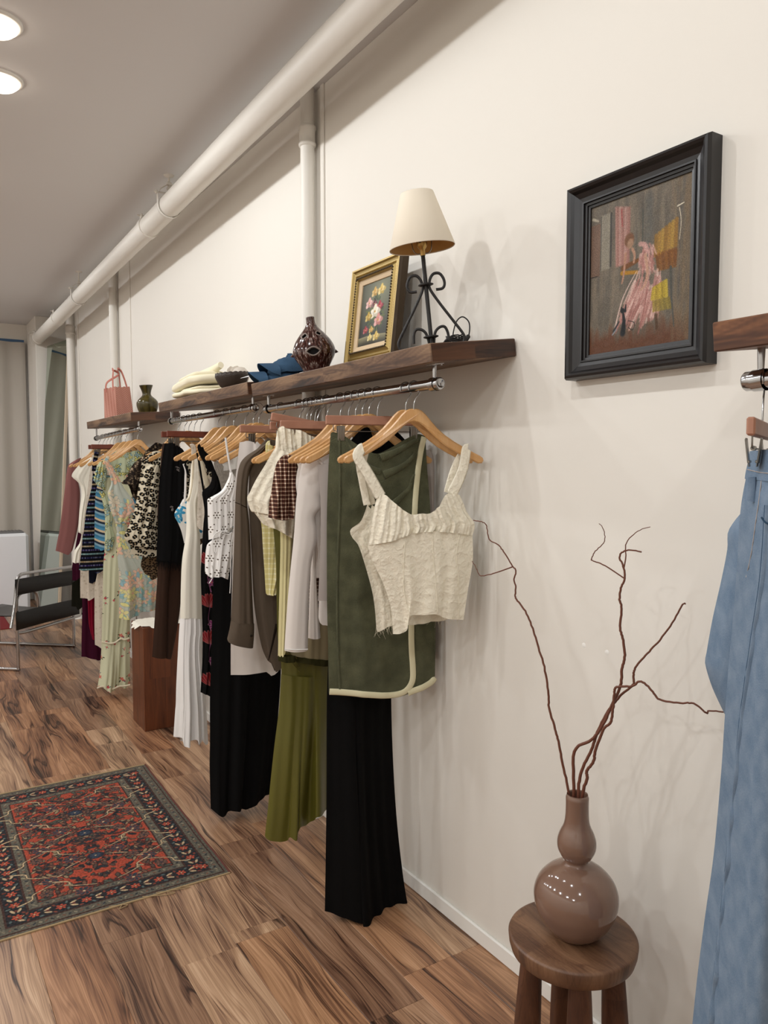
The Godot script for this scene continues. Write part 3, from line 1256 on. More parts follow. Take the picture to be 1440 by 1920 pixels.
func sprigs(g: Node3D, a: Array, rows: Array) -> void:
	for q in V(a):
		var s := Shape.new()
		var z := lift(rows, q) + 0.002
		var loop := PackedVector3Array()
		for k in 6:
			loop.append(Vector3(q.x + cos(k) * 0.005, q.y + sin(k) * 0.004, z))
		s.tube(loop, 0.0008, -1, 5, true)
		s.tube(V3([q.x - 0.012, q.y + 0.014, z, q.x - 0.004, q.y + 0.016, z, q.x + 0.004, q.y + 0.012, z]), 0.0008, -1, 5)
		part("embroidery", s, M.lilac_grey, g)


func ruching(g: Node3D, m: Material) -> void:
	for k in 5:
		var s := Shape.new()
		s.tube(smooth3(PackedVector3Array([Vector3(-0.14, -0.80 - k * 0.035, 0.028), Vector3(-0.12 + k * 0.004, -0.86 - k * 0.032, 0.036), Vector3(-0.09 + k * 0.008, -0.93 - k * 0.03, 0.038)]), 6), 0.004, 0.0012, 6)
		part("ruched_fold", s, m, g)


func button(g: Node3D, m: Material, a: Array, z: float) -> void:
	var s := Shape.new()
	s.lathe(V([0, 0.0015, 0.004, 0.0015, 0.005, 0, 0.004, -0.0015]), 14, Transform3D(Basis(Vector3.RIGHT, PI / 2), Vector3(a[0], a[1], z)))
	part("button", s, m, g)


# ---------------------------------------------------------------- the room
func plank_mesh(w: float, l: float) -> ArrayMesh:
	var s := Shape.new()
	var off := Vector2(rng.randf(), rng.randf())
	var turn := 1.0 if rng.randf() < 0.5 else -1.0
	var e := 0.0012
	var uv := func(p: Vector3) -> Vector2: return off + Vector2(p.x / 0.62, turn * p.z / 1.45)
	var a := [Vector3(-w / 2 + e, 0, -l / 2 + e), Vector3(w / 2 - e, 0, -l / 2 + e), Vector3(w / 2 - e, 0, l / 2 - e), Vector3(-w / 2 + e, 0, l / 2 - e)]
	var b := [Vector3(-w / 2, -e, -l / 2), Vector3(w / 2, -e, -l / 2), Vector3(w / 2, -e, l / 2), Vector3(-w / 2, -e, l / 2)]
	s.next(false)
	s.quad(a[0], a[1], a[2], a[3], uv.call(a[0]), uv.call(a[1]), uv.call(a[2]), uv.call(a[3]))
	for k in 4:
		var n := (k + 1) % 4
		s.quad(a[n], a[k], b[k], b[n], uv.call(a[n]), uv.call(a[k]), uv.call(b[k]), uv.call(b[n]))
		var c: Vector3 = b[k] + Vector3(0, -0.006, 0)
		var d: Vector3 = b[n] + Vector3(0, -0.006, 0)
		s.quad(b[n], b[k], c, d, uv.call(b[n]), uv.call(b[k]), uv.call(c), uv.call(d))
	return s.mesh()


func build_room() -> void:
	var floor_slab := Shape.new()
	floor_slab.box(Vector3(-2.2, -0.06, -3.9), Vector3(4.6, 0.105, 12.5), 0.002)
	var f := struct("floor", floor_slab, M.plank_gap)
	var w := 0.1905
	var l := 1.22
	for c in 22:
		var x := -0.13 - (c + 0.5) * w + 0.1905 if c else -0.035
		var width := w if c else 0.19
		x = -0.125 - w * (c - 0.5) if c else -0.0575
		width = w if c else 0.1335
		var start: float = -1.928 + (c * 0.667 if c != 5 else 0.55) if c != 1 else -1.928
		start = fposmod(start, l)
		for k in range(-9, 3):
			var z0 := start + k * l
			var z1 := z0 + l
			z0 = maxf(z0, FAR)
			z1 = minf(z1, 1.9)
			if z1 - z0 < 0.05:
				continue
			var o := part("plank", plank_mesh(width - 0.0006, z1 - z0 - 0.0006), M.planks[rng.randi() % 5], f)
			o.position = Vector3(x, 0.0, (z0 + z1) / 2)
	struct("wall_right", bx(Vector3(0.08, CEIL / 2, -3.15), Vector3(0.16, CEIL, 10.5), 0.002), M.wall)
	struct("wall_right_end", bx(Vector3(0.1, CEIL / 2, -9.3), Vector3(0.12, CEIL, 1.9), 0.002), M.wall)
	struct("wall_left", bx(Vector3(-4.35, CEIL / 2, -4), Vector3(0.16, CEIL, 12.4), 0.002), M.wall)
	struct("wall_back", bx(Vector3(-2.2, CEIL / 2, FAR - 0.08), Vector3(4.6, CEIL, 0.16), 0.002), M.wall)
	struct("wall_front", bx(Vector3(-2.2, CEIL / 2, 2.0), Vector3(4.6, CEIL, 0.16), 0.002), M.wall)
	struct("ceiling", bx(Vector3(-2.2, CEIL + 0.06, -4), Vector3(4.7, 0.12, 12.4), 0.002), M.ceiling)
	struct("wall_pilaster", bx(Vector3(-0.11, CEIL / 2, -9.61), Vector3(0.32, CEIL, 0.66), 0.004), M.wall)
	var base := Shape.new()
	base.box(Vector3(-0.006, 0.028, -3.1), Vector3(0.012, 0.056, 10.2), 0.004)
	struct("baseboard_right", base, M.trim)
	# battens over the joints of the wall panels
	for b in [[-3.03, 0.03], [-6.3, 0.035], [-8.36, 0.05]]:
		struct("trim_%d" % (used.get("trim", 0) + 1), bx(Vector3(-0.004, CEIL / 2, b[0]), Vector3(0.008, CEIL, b[1]), 0.002), M.wall)
		used["trim"] = used.get("trim", 0) + 1
	# filled screw holes
	for p in [[1.098, -1.495, "left of two small white filler dabs side by side on the wall between the twigs"], [1.095, -1.412, "right of two small white filler dabs side by side, nearer the tallest twig"], [0.823, -1.597, "lone small white filler dab low on the wall beside the left leaning twig"]]:
		var s := Shape.new()
		s.lathe(V([0, 0.0012, 0.004, 0.001, 0.0075, 0]), 12, Transform3D(Basis(Vector3.BACK, PI / 2), Vector3(0, p[0], p[1])))
		tag(part(numbered("filler_spot"), s, M.trim, self), p[2], "filler spot", "filled screw holes in the wall")
	# curtain across the far wall, with the strip of blue tape above it
	var cur := Shape.new()
	var rows := []
	for j in 13:
		var r := PackedVector3Array()
		var y := lerpf(3.02, 0.02, j / 12.0)
		for i in 241:
			var x := -0.3 - 3.8 * i / 240.0
			r.append(Vector3(x, y, FAR + 0.07 + 0.028 * sin(x * 30 + 0.9 * sin(x * 5.0)) * (0.6 + 0.4 * j / 12.0)))
		rows.append(r)
	cur.strips(rows, true)
	tag(part(numbered("curtain"), cur, M.curtain, self), "floor length beige grey curtain hanging in soft pleats across the far wall", "curtain")
	tag(part(numbered("masking_tape"), bx(Vector3(-2.2, 3.035, FAR + 0.012), Vector3(3.8, 0.045, 0.003), 0.001), M.tape, self), "strip of blue masking tape along the top of the curtain", "tape")


func build_pipes() -> void:
	var g := thing("drain_pipe", "thick white painted pipe running the length of the wall under the ceiling", "pipe", Vector3(-0.25, 3.1, -2.3))
	var axis := func(z: float) -> Vector3: return Vector3(0, -0.0168 * (-2.3 - z), z + 2.3)
	var s := Shape.new()
	var pts := PackedVector3Array()
	for k in 40:
		pts.append(axis.call(lerpf(1.85, -9.25, k / 39.0)))
	s.tube(pts, 0.061, -1, 40)
	part("pipe_run", s, M.pipe, g)
	for z in [-4.86, -8.0, -9.2]:
		var c := Shape.new()
		var q := PackedVector3Array()
		for k in 5:
			q.append(axis.call(z + 0.035 - k * 0.0175))
		c.tube(q, 0.0665, -1, 40)
		part("coupling", c, M.pipe, g)
		var bolt := Shape.new()
		var m: Vector3 = axis.call(z)
		bolt.box(m + Vector3(-0.04, 0.062, 0), Vector3(0.012, 0.03, 0.03), 0.003)
		bolt.tube(PackedVector3Array([m + Vector3(-0.065, 0.066, 0), m + Vector3(-0.012, 0.066, 0)]), 0.005, -1, 8)
		part("coupling_bolt", bolt, M.pipe, g)
	for k in 3:
		var z: float = [-4.42, -6.98, -9.35][k]
		var y: float = 3.1 - 0.0168 * (-2.3 - z)
		var h := thing("pipe_hanger", ["nearest", "middle", "farthest"][k] + " of the three clevis hangers holding the white ceiling pipe", "pipe hanger", Vector3(-0.25, y, z), 0, "clevis hangers of the ceiling pipe")
		var strap := Shape.new()
		var path := PackedVector2Array()
		for i in 17:
			var a := lerpf(0.0, -PI, i / 16.0)
			path.append(Vector2(cos(a), sin(a)) * 0.0645)
		path = _join(V([0.012, 0.115, 0.05, 0.085, 0.0655, 0.06]), path, V([-0.0655, 0.06, -0.05, 0.085, -0.012, 0.115]))
		var band_rows := []
		for e in [[-0.0125, 0.0], [0.0125, 0.0], [0.0125, 0.004], [-0.0125, 0.004], [-0.0125, 0.0]]:
			var r := PackedVector3Array()
			for i in path.size():
				var n := path[i].normalized()
				r.append(Vector3(path[i].x + n.x * e[1], path[i].y + n.y * e[1], e[0]))
			band_rows.append(r)
		strap.strips(band_rows)
		part("strap", strap, M.pipe, h)
		var rod := Shape.new()
		rod.tube(PackedVector3Array([Vector3(0, 0.08, 0), Vector3(0, CEIL - y, 0)]), 0.0065, -1, 10)
		rod.box(Vector3(0, 0.098, 0), Vector3(0.024, 0.014, 0.024), 0.002)
		rod.box(Vector3(0, 0.122, 0), Vector3(0.026, 0.016, 0.026), 0.002)
		rod.lathe(V([0.006, CEIL - y - 0.012, 0.026, CEIL - y - 0.006, 0.03, CEIL - y]), 16)
		part("threaded_rod", rod, M.pipe, h)
		var cross := Shape.new()
		cross.tube(V3([-0.085, 0.068, 0, 0.08, 0.068, 0]), 0.005, -1, 8)
		cross.box(Vector3(-0.074, 0.068, 0), Vector3(0.01, 0.018, 0.018), 0.002)
		part("cross_bolt", cross, M.pipe, h)
	var where := [[-3.097, 0.031, "nearest white vertical pipe, passing behind the shelf with the face vase"], [-6.69, 0.031, "white vertical pipe behind the pink woven bag"], [-8.47, 0.042, "farthest white vertical pipe, beside the leaning mirror"]]
	for k in 3:
		var z: float = where[k][0]
		var r: float = where[k][1]
		var p := thing("riser_pipe", where[k][2], "pipe", Vector3(-0.012 - r, 0, z), 0, "white vertical pipes along the wall")
		var s2 := Shape.new()
		s2.tube(V3([0, 0.0, 0, 0, 1.0, 0, 0, 2.0, 0, 0, CEIL, 0]), r, -1, 24)
		part("pipe_run", s2, M.pipe, p)
		var c2 := Shape.new()
		var top: float = [3.03, 2.6, 2.98][k]
		if k != 1:
			c2.lathe(V([r, top + 0.045, r + 0.007, top + 0.042, r + 0.008, top + 0.03, r + 0.004, top + 0.026, r + 0.004, top - 0.026, r + 0.008, top - 0.03, r + 0.007, top - 0.042, r, top - 0.045]), 24)
			part("coupling", c2, M.pipe, p)
		var ft := Shape.new()
		ft.lathe(V([r, 0.03, r + 0.01, 0.028, r + 0.03, 0.006, r + 0.031, 0.0]), 24)
		part("floor_flange", ft, M.trim, p)


func _join(a: PackedVector2Array, b: PackedVector2Array, c: PackedVector2Array) -> PackedVector2Array:
	var r := a.duplicate()
	r.append_array(b)
	r.append_array(c)
	return r


func build_lights() -> void:
	var near := [0.4, -1.0, -2.1, -3.26, -3.72, -5.0, -6.4, -8.0]
	for k in near.size():
		var label: String = {3: "nearer of the two glowing ceiling lights in the upper left", 4: "farther of the two glowing ceiling lights in the upper left"}.get(k, "round ceiling light of the row along the wall, beyond the photo's edge")
		_ceiling_light(Vector3(-1.19 if k == 4 else -1.25, CEIL, near[k]), label, "row of ceiling lights along the wall", LIGHT_ENERGY, 0.03, 0.2)
	for k in 8:
		_ceiling_light(Vector3(-3.3, CEIL, 1.0 - k * 1.4), "round ceiling light of the second row, over the far side of the shop", "second row of ceiling lights", LIGHT_ENERGY * 2.7, 0.08, 0.45)


func _ceiling_light(at: Vector3, label: String, group: String, energy: float, size: float, soft: float) -> void:
	var g := thing("ceiling_light", label, "ceiling light", at, 0, group)
	var ring := Shape.new()
	ring.lathe(V([0.1, 0.0, 0.1, -0.006, 0.096, -0.011, 0.087, -0.012, 0.085, -0.008]), 40)
	part("trim_ring", ring, M.trim, g)
	var b := Shape.new()
	b.lathe(V([0.0865, -0.01, 0.083, -0.02, 0.07, -0.032, 0.046, -0.041, 0.02, -0.045, 0.0, -0.0455]), 40)
	part("bulb", b, M.glow, g)
	var lamp := SpotLight3D.new()
	lamp.name = "lamp"
	lamp.position = Vector3(0, -0.036, 0)
	lamp.rotation.x = -PI / 2
	lamp.spot_angle = 89.0
	lamp.spot_angle_attenuation = soft
	lamp.spot_attenuation = 2.0
	lamp.spot_range = 16
	lamp.light_size = size
	lamp.light_color = LIGHT_COLOR
	lamp.light_energy = energy
	lamp.shadow_enabled = true
	g.add_child(lamp)


# ---------------------------------------------------------------- shelves and rails
const SHELVES := [
	[-1.784, -3.083, 1.985, 7.36, "nearest dark wooden shelf, carrying the lamp, the flower picture and the face vase"],
	[-3.125, -4.447, 1.985, 5.2, "middle dark wooden shelf, carrying the folded knitwear and the bowl"],
	[-5.07, -6.413, 1.957, 3.2, "farthest dark wooden shelf, carrying the pink bag and the green vase"],
	[0.43, -0.893, 1.9, 6.6, "dark wooden shelf cut off by the photo's right edge above the jeans"]]
const RAILS := [[-1.855, -3.112, 1.841, 1.841, 1.9, "nearest chrome clothes rail under the shelf with the lamp"], [-3.24, -4.5, 1.855, 1.855, 1.915, "middle chrome clothes rail under the shelf with the folded knitwear"], [-5.178, -6.501, 1.839, 1.814, 1.893, "farthest chrome clothes rail under the shelf with the pink bag"], [0.42, -0.869, 1.758, 1.758, 1.825, "chrome clothes rail at the right edge carrying the jeans"]]


func on_shelf(k: int, u: float, z: float) -> Transform3D:
	var tilt := Basis(Vector3.BACK, deg_to_rad(SHELVES[k][3]))
	return Transform3D(tilt, Vector3(0, SHELVES[k][2], z) + tilt * Vector3(-u, 0, 0))


func put(o: Node3D, k: int, u: float, z: float, turn := 0.0) -> Node3D:
	o.transform = on_shelf(k, u, z) * Transform3D(Basis(Vector3.UP, turn), Vector3.ZERO)
	return o


func build_shelves() -> void:
	for k in 4:
		var d: Array = SHELVES[k]
		var g := thing("floating_shelf", d[4], "shelf", Vector3(0, d[2], (d[0] + d[1]) / 2), 0, "floating wooden shelves on the wall")
		g.rotation.z = deg_to_rad(d[3])
		var s := Shape.new()
		s.swap = true
		s.box(Vector3(-0.1675, -0.027, 0), Vector3(0.319, 0.054, d[0] - d[1]), 0.0025)
		part("board", s, M.shelf_warm if k == 3 else M.shelf, g)
		var e := Shape.new()
		e.swap = true
		e.box(Vector3(-0.1675, -0.027, (d[0] - d[1]) / 2 + 0.0008), Vector3(0.315, 0.05, 0.002), 0.0005)
		part("end_grain", e, M.shelf_end, g)
	for k in 4:
		var d: Array = RAILS[k]
		var g := thing("clothes_rail", d[5], "rail", Vector3(-0.24, 0, 0), 0, "chrome clothes rails under the shelves")
		var a := Vector3(0, d[2], d[0])
		var b := Vector3(0, d[3], d[1])
		var s := Shape.new()
		s.tube(PackedVector3Array([a, a.lerp(b, 0.5), b]), 0.016, -1, 28)
		part("tube", s, M.chrome, g)
		for e in [[a, 1.0], [b, -1.0]]:
			var c := Shape.new()
			c.lathe(V([0, 0.010, 0.011, 0.010, 0.0125, 0.012, 0.0165, 0.012, 0.0185, 0.009, 0.0185, -0.018, 0.0165, -0.02]), 28, Transform3D(Basis(Vector3.RIGHT, PI / 2 * e[1]), e[0] + Vector3(0, 0, -0.004 * e[1])))
			part("end_cap", c, M.chrome, g)
			var q: Vector3 = e[0] + Vector3(0, 0, -0.022 * e[1])
			var post := Shape.new()
			post.lathe(V([0.0075, d[4] + 0.004, 0.006, q.y + 0.02, 0.005, q.y + 0.01]), 16, Transform3D(Basis.IDENTITY, Vector3(0, 0, q.z)))
			post.lathe(V([0.0205, 0.012, 0.0205, -0.012]), 20, Transform3D(Basis(Vector3.RIGHT, PI / 2), q))
			part("post", post, M.chrome, g)
			var plate := Shape.new()
			plate.box(Vector3(0, d[4] + 0.0005, q.z), Vector3(0.036, 0.004, 0.05), 0.0012, Basis(Vector3.BACK, deg_to_rad(SHELVES[k][3])))
			for x in [-0.012, 0.012]:
				plate.lathe(V([0, -0.004, 0.004, -0.004, 0.005, -0.001]), 10, Transform3D(Basis.IDENTITY, Vector3(x, d[4], q.z + 0.016)), null, true)
			part("mounting_plate", plate, M.chrome, g)


func build_lamp() -> void:
	var g := put(thing("table_lamp", "wrought iron scroll table lamp with a cream cone shade", "lamp"), 0, 0.165, -1.995, -0.64)
	var pole := Shape.new()
	pole.tube(V3([0, 0.0, 0, 0, 0.1, 0, 0, 0.2, 0, 0, 0.292, 0]), 0.0065, -1, 12)
	part("pole", pole, M.iron, g)
	for y in [0.04, 0.2]:
		var s := Shape.new()
		s.lathe(V([0, 0.004, 0.018, 0.004, 0.024, 0.0015, 0.024, -0.0015, 0.018, -0.004, 0, -0.004]), 28, Transform3D(Basis.IDENTITY, Vector3(0, y, 0)))
		part("disc", s, M.iron, g)
	for m in [1.0, -1.0]:
		var leg := Shape.new()
		leg.tube(smooth3(V3([m * 0.008, 0.204, 0, m * 0.014, 0.18, 0, m * 0.04, 0.135, 0, m * 0.075, 0.08, 0, m * 0.1, 0.04, 0, m * 0.104, 0.022, 0, m * 0.096, 0.006, 0, m * 0.08, 0.0045, 0]), 8), 0.0045, -1, 10)
		part("leg", leg, M.iron, g)
		var up := Shape.new()
		up.tube(smooth3(V3([m * 0.01, 0.196, 0, m * 0.015, 0.216, 0, m * 0.027, 0.23, 0, m * 0.045, 0.229, 0, m * 0.056, 0.213, 0, m * 0.058, 0.195, 0, m * 0.05, 0.183, 0, m * 0.03, 0.182, 0]), 8), 0.0045, -1, 10)
		part("scroll", up, M.iron, g)
		var low := Shape.new()
		low.tube(smooth3(V3([m * 0.007, 0.0045, 0, m * 0.009, 0.03, 0, m * 0.016, 0.054, 0, m * 0.03, 0.066, 0, m * 0.045, 0.066, 0, m * 0.053, 0.05, 0, m * 0.056, 0.024, 0]), 8), 0.0045, -1, 10)
		part("scroll", low, M.iron, g)
		var foot := Shape.new()
		foot.tube(smooth3(V3([0, 0.045, m * 0.006, 0, 0.025, m * 0.012, 0, 0.008, m * 0.035, 0, 0.0045, m * 0.06]), 8), 0.0045, -1, 10)
		part("leg", foot, M.iron, g)
	var socket := Shape.new()
	socket.lathe(V([0.0, 0.352, 0.015, 0.352, 0.0165, 0.348, 0.0165, 0.318, 0.013, 0.312, 0.008, 0.306, 0.008, 0.288]), 20)
	part("socket", socket, mat(Color("b9975c"), 0.3, 1.0), g)
	var key := Shape.new()
	key.lathe(V([0, 0.0015, 0.004, 0.001, 0.0055, -0.002]), 14, Transform3D(Basis(Vector3.RIGHT, PI / 2).scaled(Vector3(1, 1.6, 1)), Vector3(-0.004, 0.332, 0.0165)))
	part("switch", key, M.iron, g)
	var harp := Shape.new()
	for m in [1.0, -1.0]:
		harp.tube(smooth3(V3([m * 0.006, 0.294, 0, m * 0.02, 0.296, 0, m * 0.028, 0.308, 0, m * 0.031, 0.33, 0, m * 0.031, 0.35, 0, m * 0.012, 0.46, 0, m * 0.003, 0.474, 0]), 6), 0.0016, -1, 8)
	part("harp", harp, M.steel, g)
	var shade := Shape.new()
	shade.lathe(V([0.0495, 0.474, 0.0505, 0.476, 0.0515, 0.474, 0.1025, 0.312, 0.1015, 0.310, 0.1005, 0.312, 0.0495, 0.474]), 64)
	var sm := mat(Color("e8ddca"), 0.8)
	sm.cull_mode = BaseMaterial3D.CULL_DISABLED
	part("shade", shade, sm, g)
	var liner := Shape.new()
	liner.lathe(V([0.0488, 0.473, 0.0998, 0.3125]), 64, Transform3D.IDENTITY, null, true)
	var lm := mat(Color("b98a48"), 0.7)
	lm.cull_mode = BaseMaterial3D.CULL_DISABLED
	part("shade_lining", liner, lm, g, "tan lining of the shade")
	var spider := Shape.new()
	for k in 3:
		var a := TAU * k / 3
		spider.tube(PackedVector3Array([Vector3(0, 0.472, 0), Vector3(cos(a) * 0.05, 0.474, sin(a) * 0.05)]), 0.0014, -1, 6)
	part("shade_fitter", spider, M.steel, g)
	var flex := put(thing("power_cord", "coiled black power cord behind the iron lamp's right foot", "cord"), 0, 0.10, -2.02, -0.64)
	var s := Shape.new()
	var coil := PackedVector3Array()
	for k in 90:
		var a := k * 0.42
		coil.append(Vector3(0.04 + cos(a) * (0.034 + 0.006 * sin(k * 0.9)), 0.016 + 0.024 * (k / 90.0) + 0.004 * sin(k * 1.3), -0.01 + sin(a) * 0.024))
	s.tube(coil, 0.0022, -1, 7)
	s.tube(smooth3(V3([0.07, 0.01, 0, 0.085, 0.04, 0, 0.088, 0.075, 0.004, 0.07, 0.095, 0.004, 0.05, 0.085, 0, 0.035, 0.05, 0, 0.03, 0.012, 0]), 8), 0.0022, -1, 7)
	part("flex", s, M.iron, flex)
	var plug := Shape.new()
	plug.box(Vector3(0.075, 0.024, 0.012), Vector3(0.03, 0.014, 0.014), 0.004, Basis(Vector3.BACK, 0.9))
	part("plug", plug, M.iron, flex)


# a frame of four mitred mouldings: profile pairs are (distance inwards, height towards the viewer)
func moulding(w: float, h: float, profile: Array, side: int) -> Shape:
	var s := Shape.new()
	var p := V(profile)
	var rows := []
	for q in p:
		var hw := w / 2 - q.x
		var hh := h / 2 - q.x
		var c := [Vector3(-hw, hh, q.y), Vector3(hw, hh, q.y), Vector3(hw, -hh, q.y), Vector3(-hw, -hh, q.y)]
		rows.append(PackedVector3Array([c[side], c[(side + 1) % 4]]))
	for j in rows.size() - 1:
		s.next(false)
		var a: PackedVector3Array = rows[j]
		var b: PackedVector3Array = rows[j + 1]
		var len := a[0].distance_to(a[1])
		s.quad(a[0], a[1], b[1], b[0], Vector2(0, j * 0.02), Vector2(len, j * 0.02), Vector2(len, j * 0.02 + 0.02), Vector2(0, j * 0.02 + 0.02))
	return s


func build_pictures() -> void:
	# large dark framed oil painting on the wall; its plane faces -x
	var g := thing("oil_painting", "oil painting of a figure in pink, in a wide black frame on the wall", "painting", Vector3(-0.012, 2.089, -1.322))
	g.basis = Basis(Vector3(0, 0, 1), Vector3(0, 1, 0), Vector3(-1, 0, 0))
	var w := 0.436
	var h := 0.513
	for k in 4:
		part("frame_side", moulding(w, h, [0, -0.012, 0, 0.026, 0.004, 0.036, 0.010, 0.038, 0.016, 0.034, 0.022, 0.026, 0.034, 0.019, 0.044, 0.017, 0.045, 0.020, 0.049, 0.020, 0.050, 0.014, 0.056, 0.013, 0.057, 0.009, 0.063, 0.008, 0.0635, 0.002], k), M.frame_black, g)
	var back := Shape.new()
	back.box(Vector3(0, 0, -0.004), Vector3(w - 0.02, h - 0.02, 0.008), 0.002)
	part("backing", back, M.mirror_edge, g)
	var canvas := Shape.new()
	canvas.next(false)
	var cw := w / 2 - 0.06
	var ch := h / 2 - 0.06
	canvas.quad(Vector3(-cw, ch, 0.004), Vector3(cw, ch, 0.004), Vector3(cw, -ch, 0.004), Vector3(-cw, -ch, 0.004))
	part("canvas", canvas, M.painting, g)
	# small flower picture leaning on the shelf
	var f := thing("flower_picture", "small still life of a flower bunch in an ornate gilt frame, leaning behind the lamp", "picture")
	var fw := 0.345
	var fh := 0.375
	var turned := Basis(Vector3(0, 0, 1), Vector3(0, 1, 0), Vector3(-1, 0, 0))
	f.transform = Transform3D(turned * Basis(Vector3.RIGHT, deg_to_rad(-6.5)), Vector3(-0.115, 1.974, -2.447)) * Transform3D(Basis.IDENTITY, Vector3(0, fh / 2, 0))
	for k in 4:
		part("frame_side", moulding(fw, fh, [0.006, 0.024, 0.012, 0.024, 0.016, 0.016, 0.022, 0.014, 0.024, 0.018, 0.030, 0.019, 0.032, 0.013, 0.040, 0.020, 0.045, 0.024, 0.049, 0.021, 0.052, 0.012], k), M.gilt, f)
		part("frame_edge", moulding(fw, fh, [0, -0.012, 0, 0.014, 0.006, 0.024], k), M.gilt_dark, f)
		var beads := Shape.new()
		var c := [Vector3(-1, 1, 0), Vector3(1, 1, 0), Vector3(1, -1, 0), Vector3(-1, -1, 0)]
		for ring in [[0.027, 0.0165, 0.0032, 0.009], [0.045, 0.025, 0.004, 0.010]]:
			var hw: float = fw / 2 - ring[0]
			var hh: float = fh / 2 - ring[0]
			var a := Vector3(c[k].x * hw, c[k].y * hh, ring[1])
			var b := Vector3(c[(k + 1) % 4].x * hw, c[(k + 1) % 4].y * hh, ring[1])
			var n := int(a.distance_to(b) / ring[3])
			for i in n:
				var at := a.lerp(b, (i + 0.5) / n)
				var turn := Basis(Vector3.BACK, (b - a).angle_to(Vector3.RIGHT) + 0.6)
				var rr: float = ring[2]
				beads.lathe(V([0, rr * 0.8, rr * 0.9, rr * 0.3, rr, 0]), 8, Transform3D(turn * Basis(Vector3.RIGHT, PI / 2), at))
		part("beading", beads, M.gilt_dark, f)
		part("liner", moulding(fw - 0.104, fh - 0.104, [0, 0.013, 0.018, 0.009, 0.019, 0.004], k), M.linen_liner, f)
	var fb := Shape.new()
	fb.box(Vector3(0, 0, -0.006), Vector3(fw - 0.01, fh - 0.01, 0.01), 0.002)
	part("backing", fb, M.mirror_edge, f)
	var fc := Shape.new()
	fc.next(false)
	var pw := fw / 2 - 0.068
	var phh := fh / 2 - 0.068
	fc.quad(Vector3(-pw, phh, 0.005), Vector3(pw, phh, 0.005), Vector3(pw, -phh, 0.005), Vector3(-pw, -phh, 0.005))
	part("canvas", fc, M.bouquet, f)


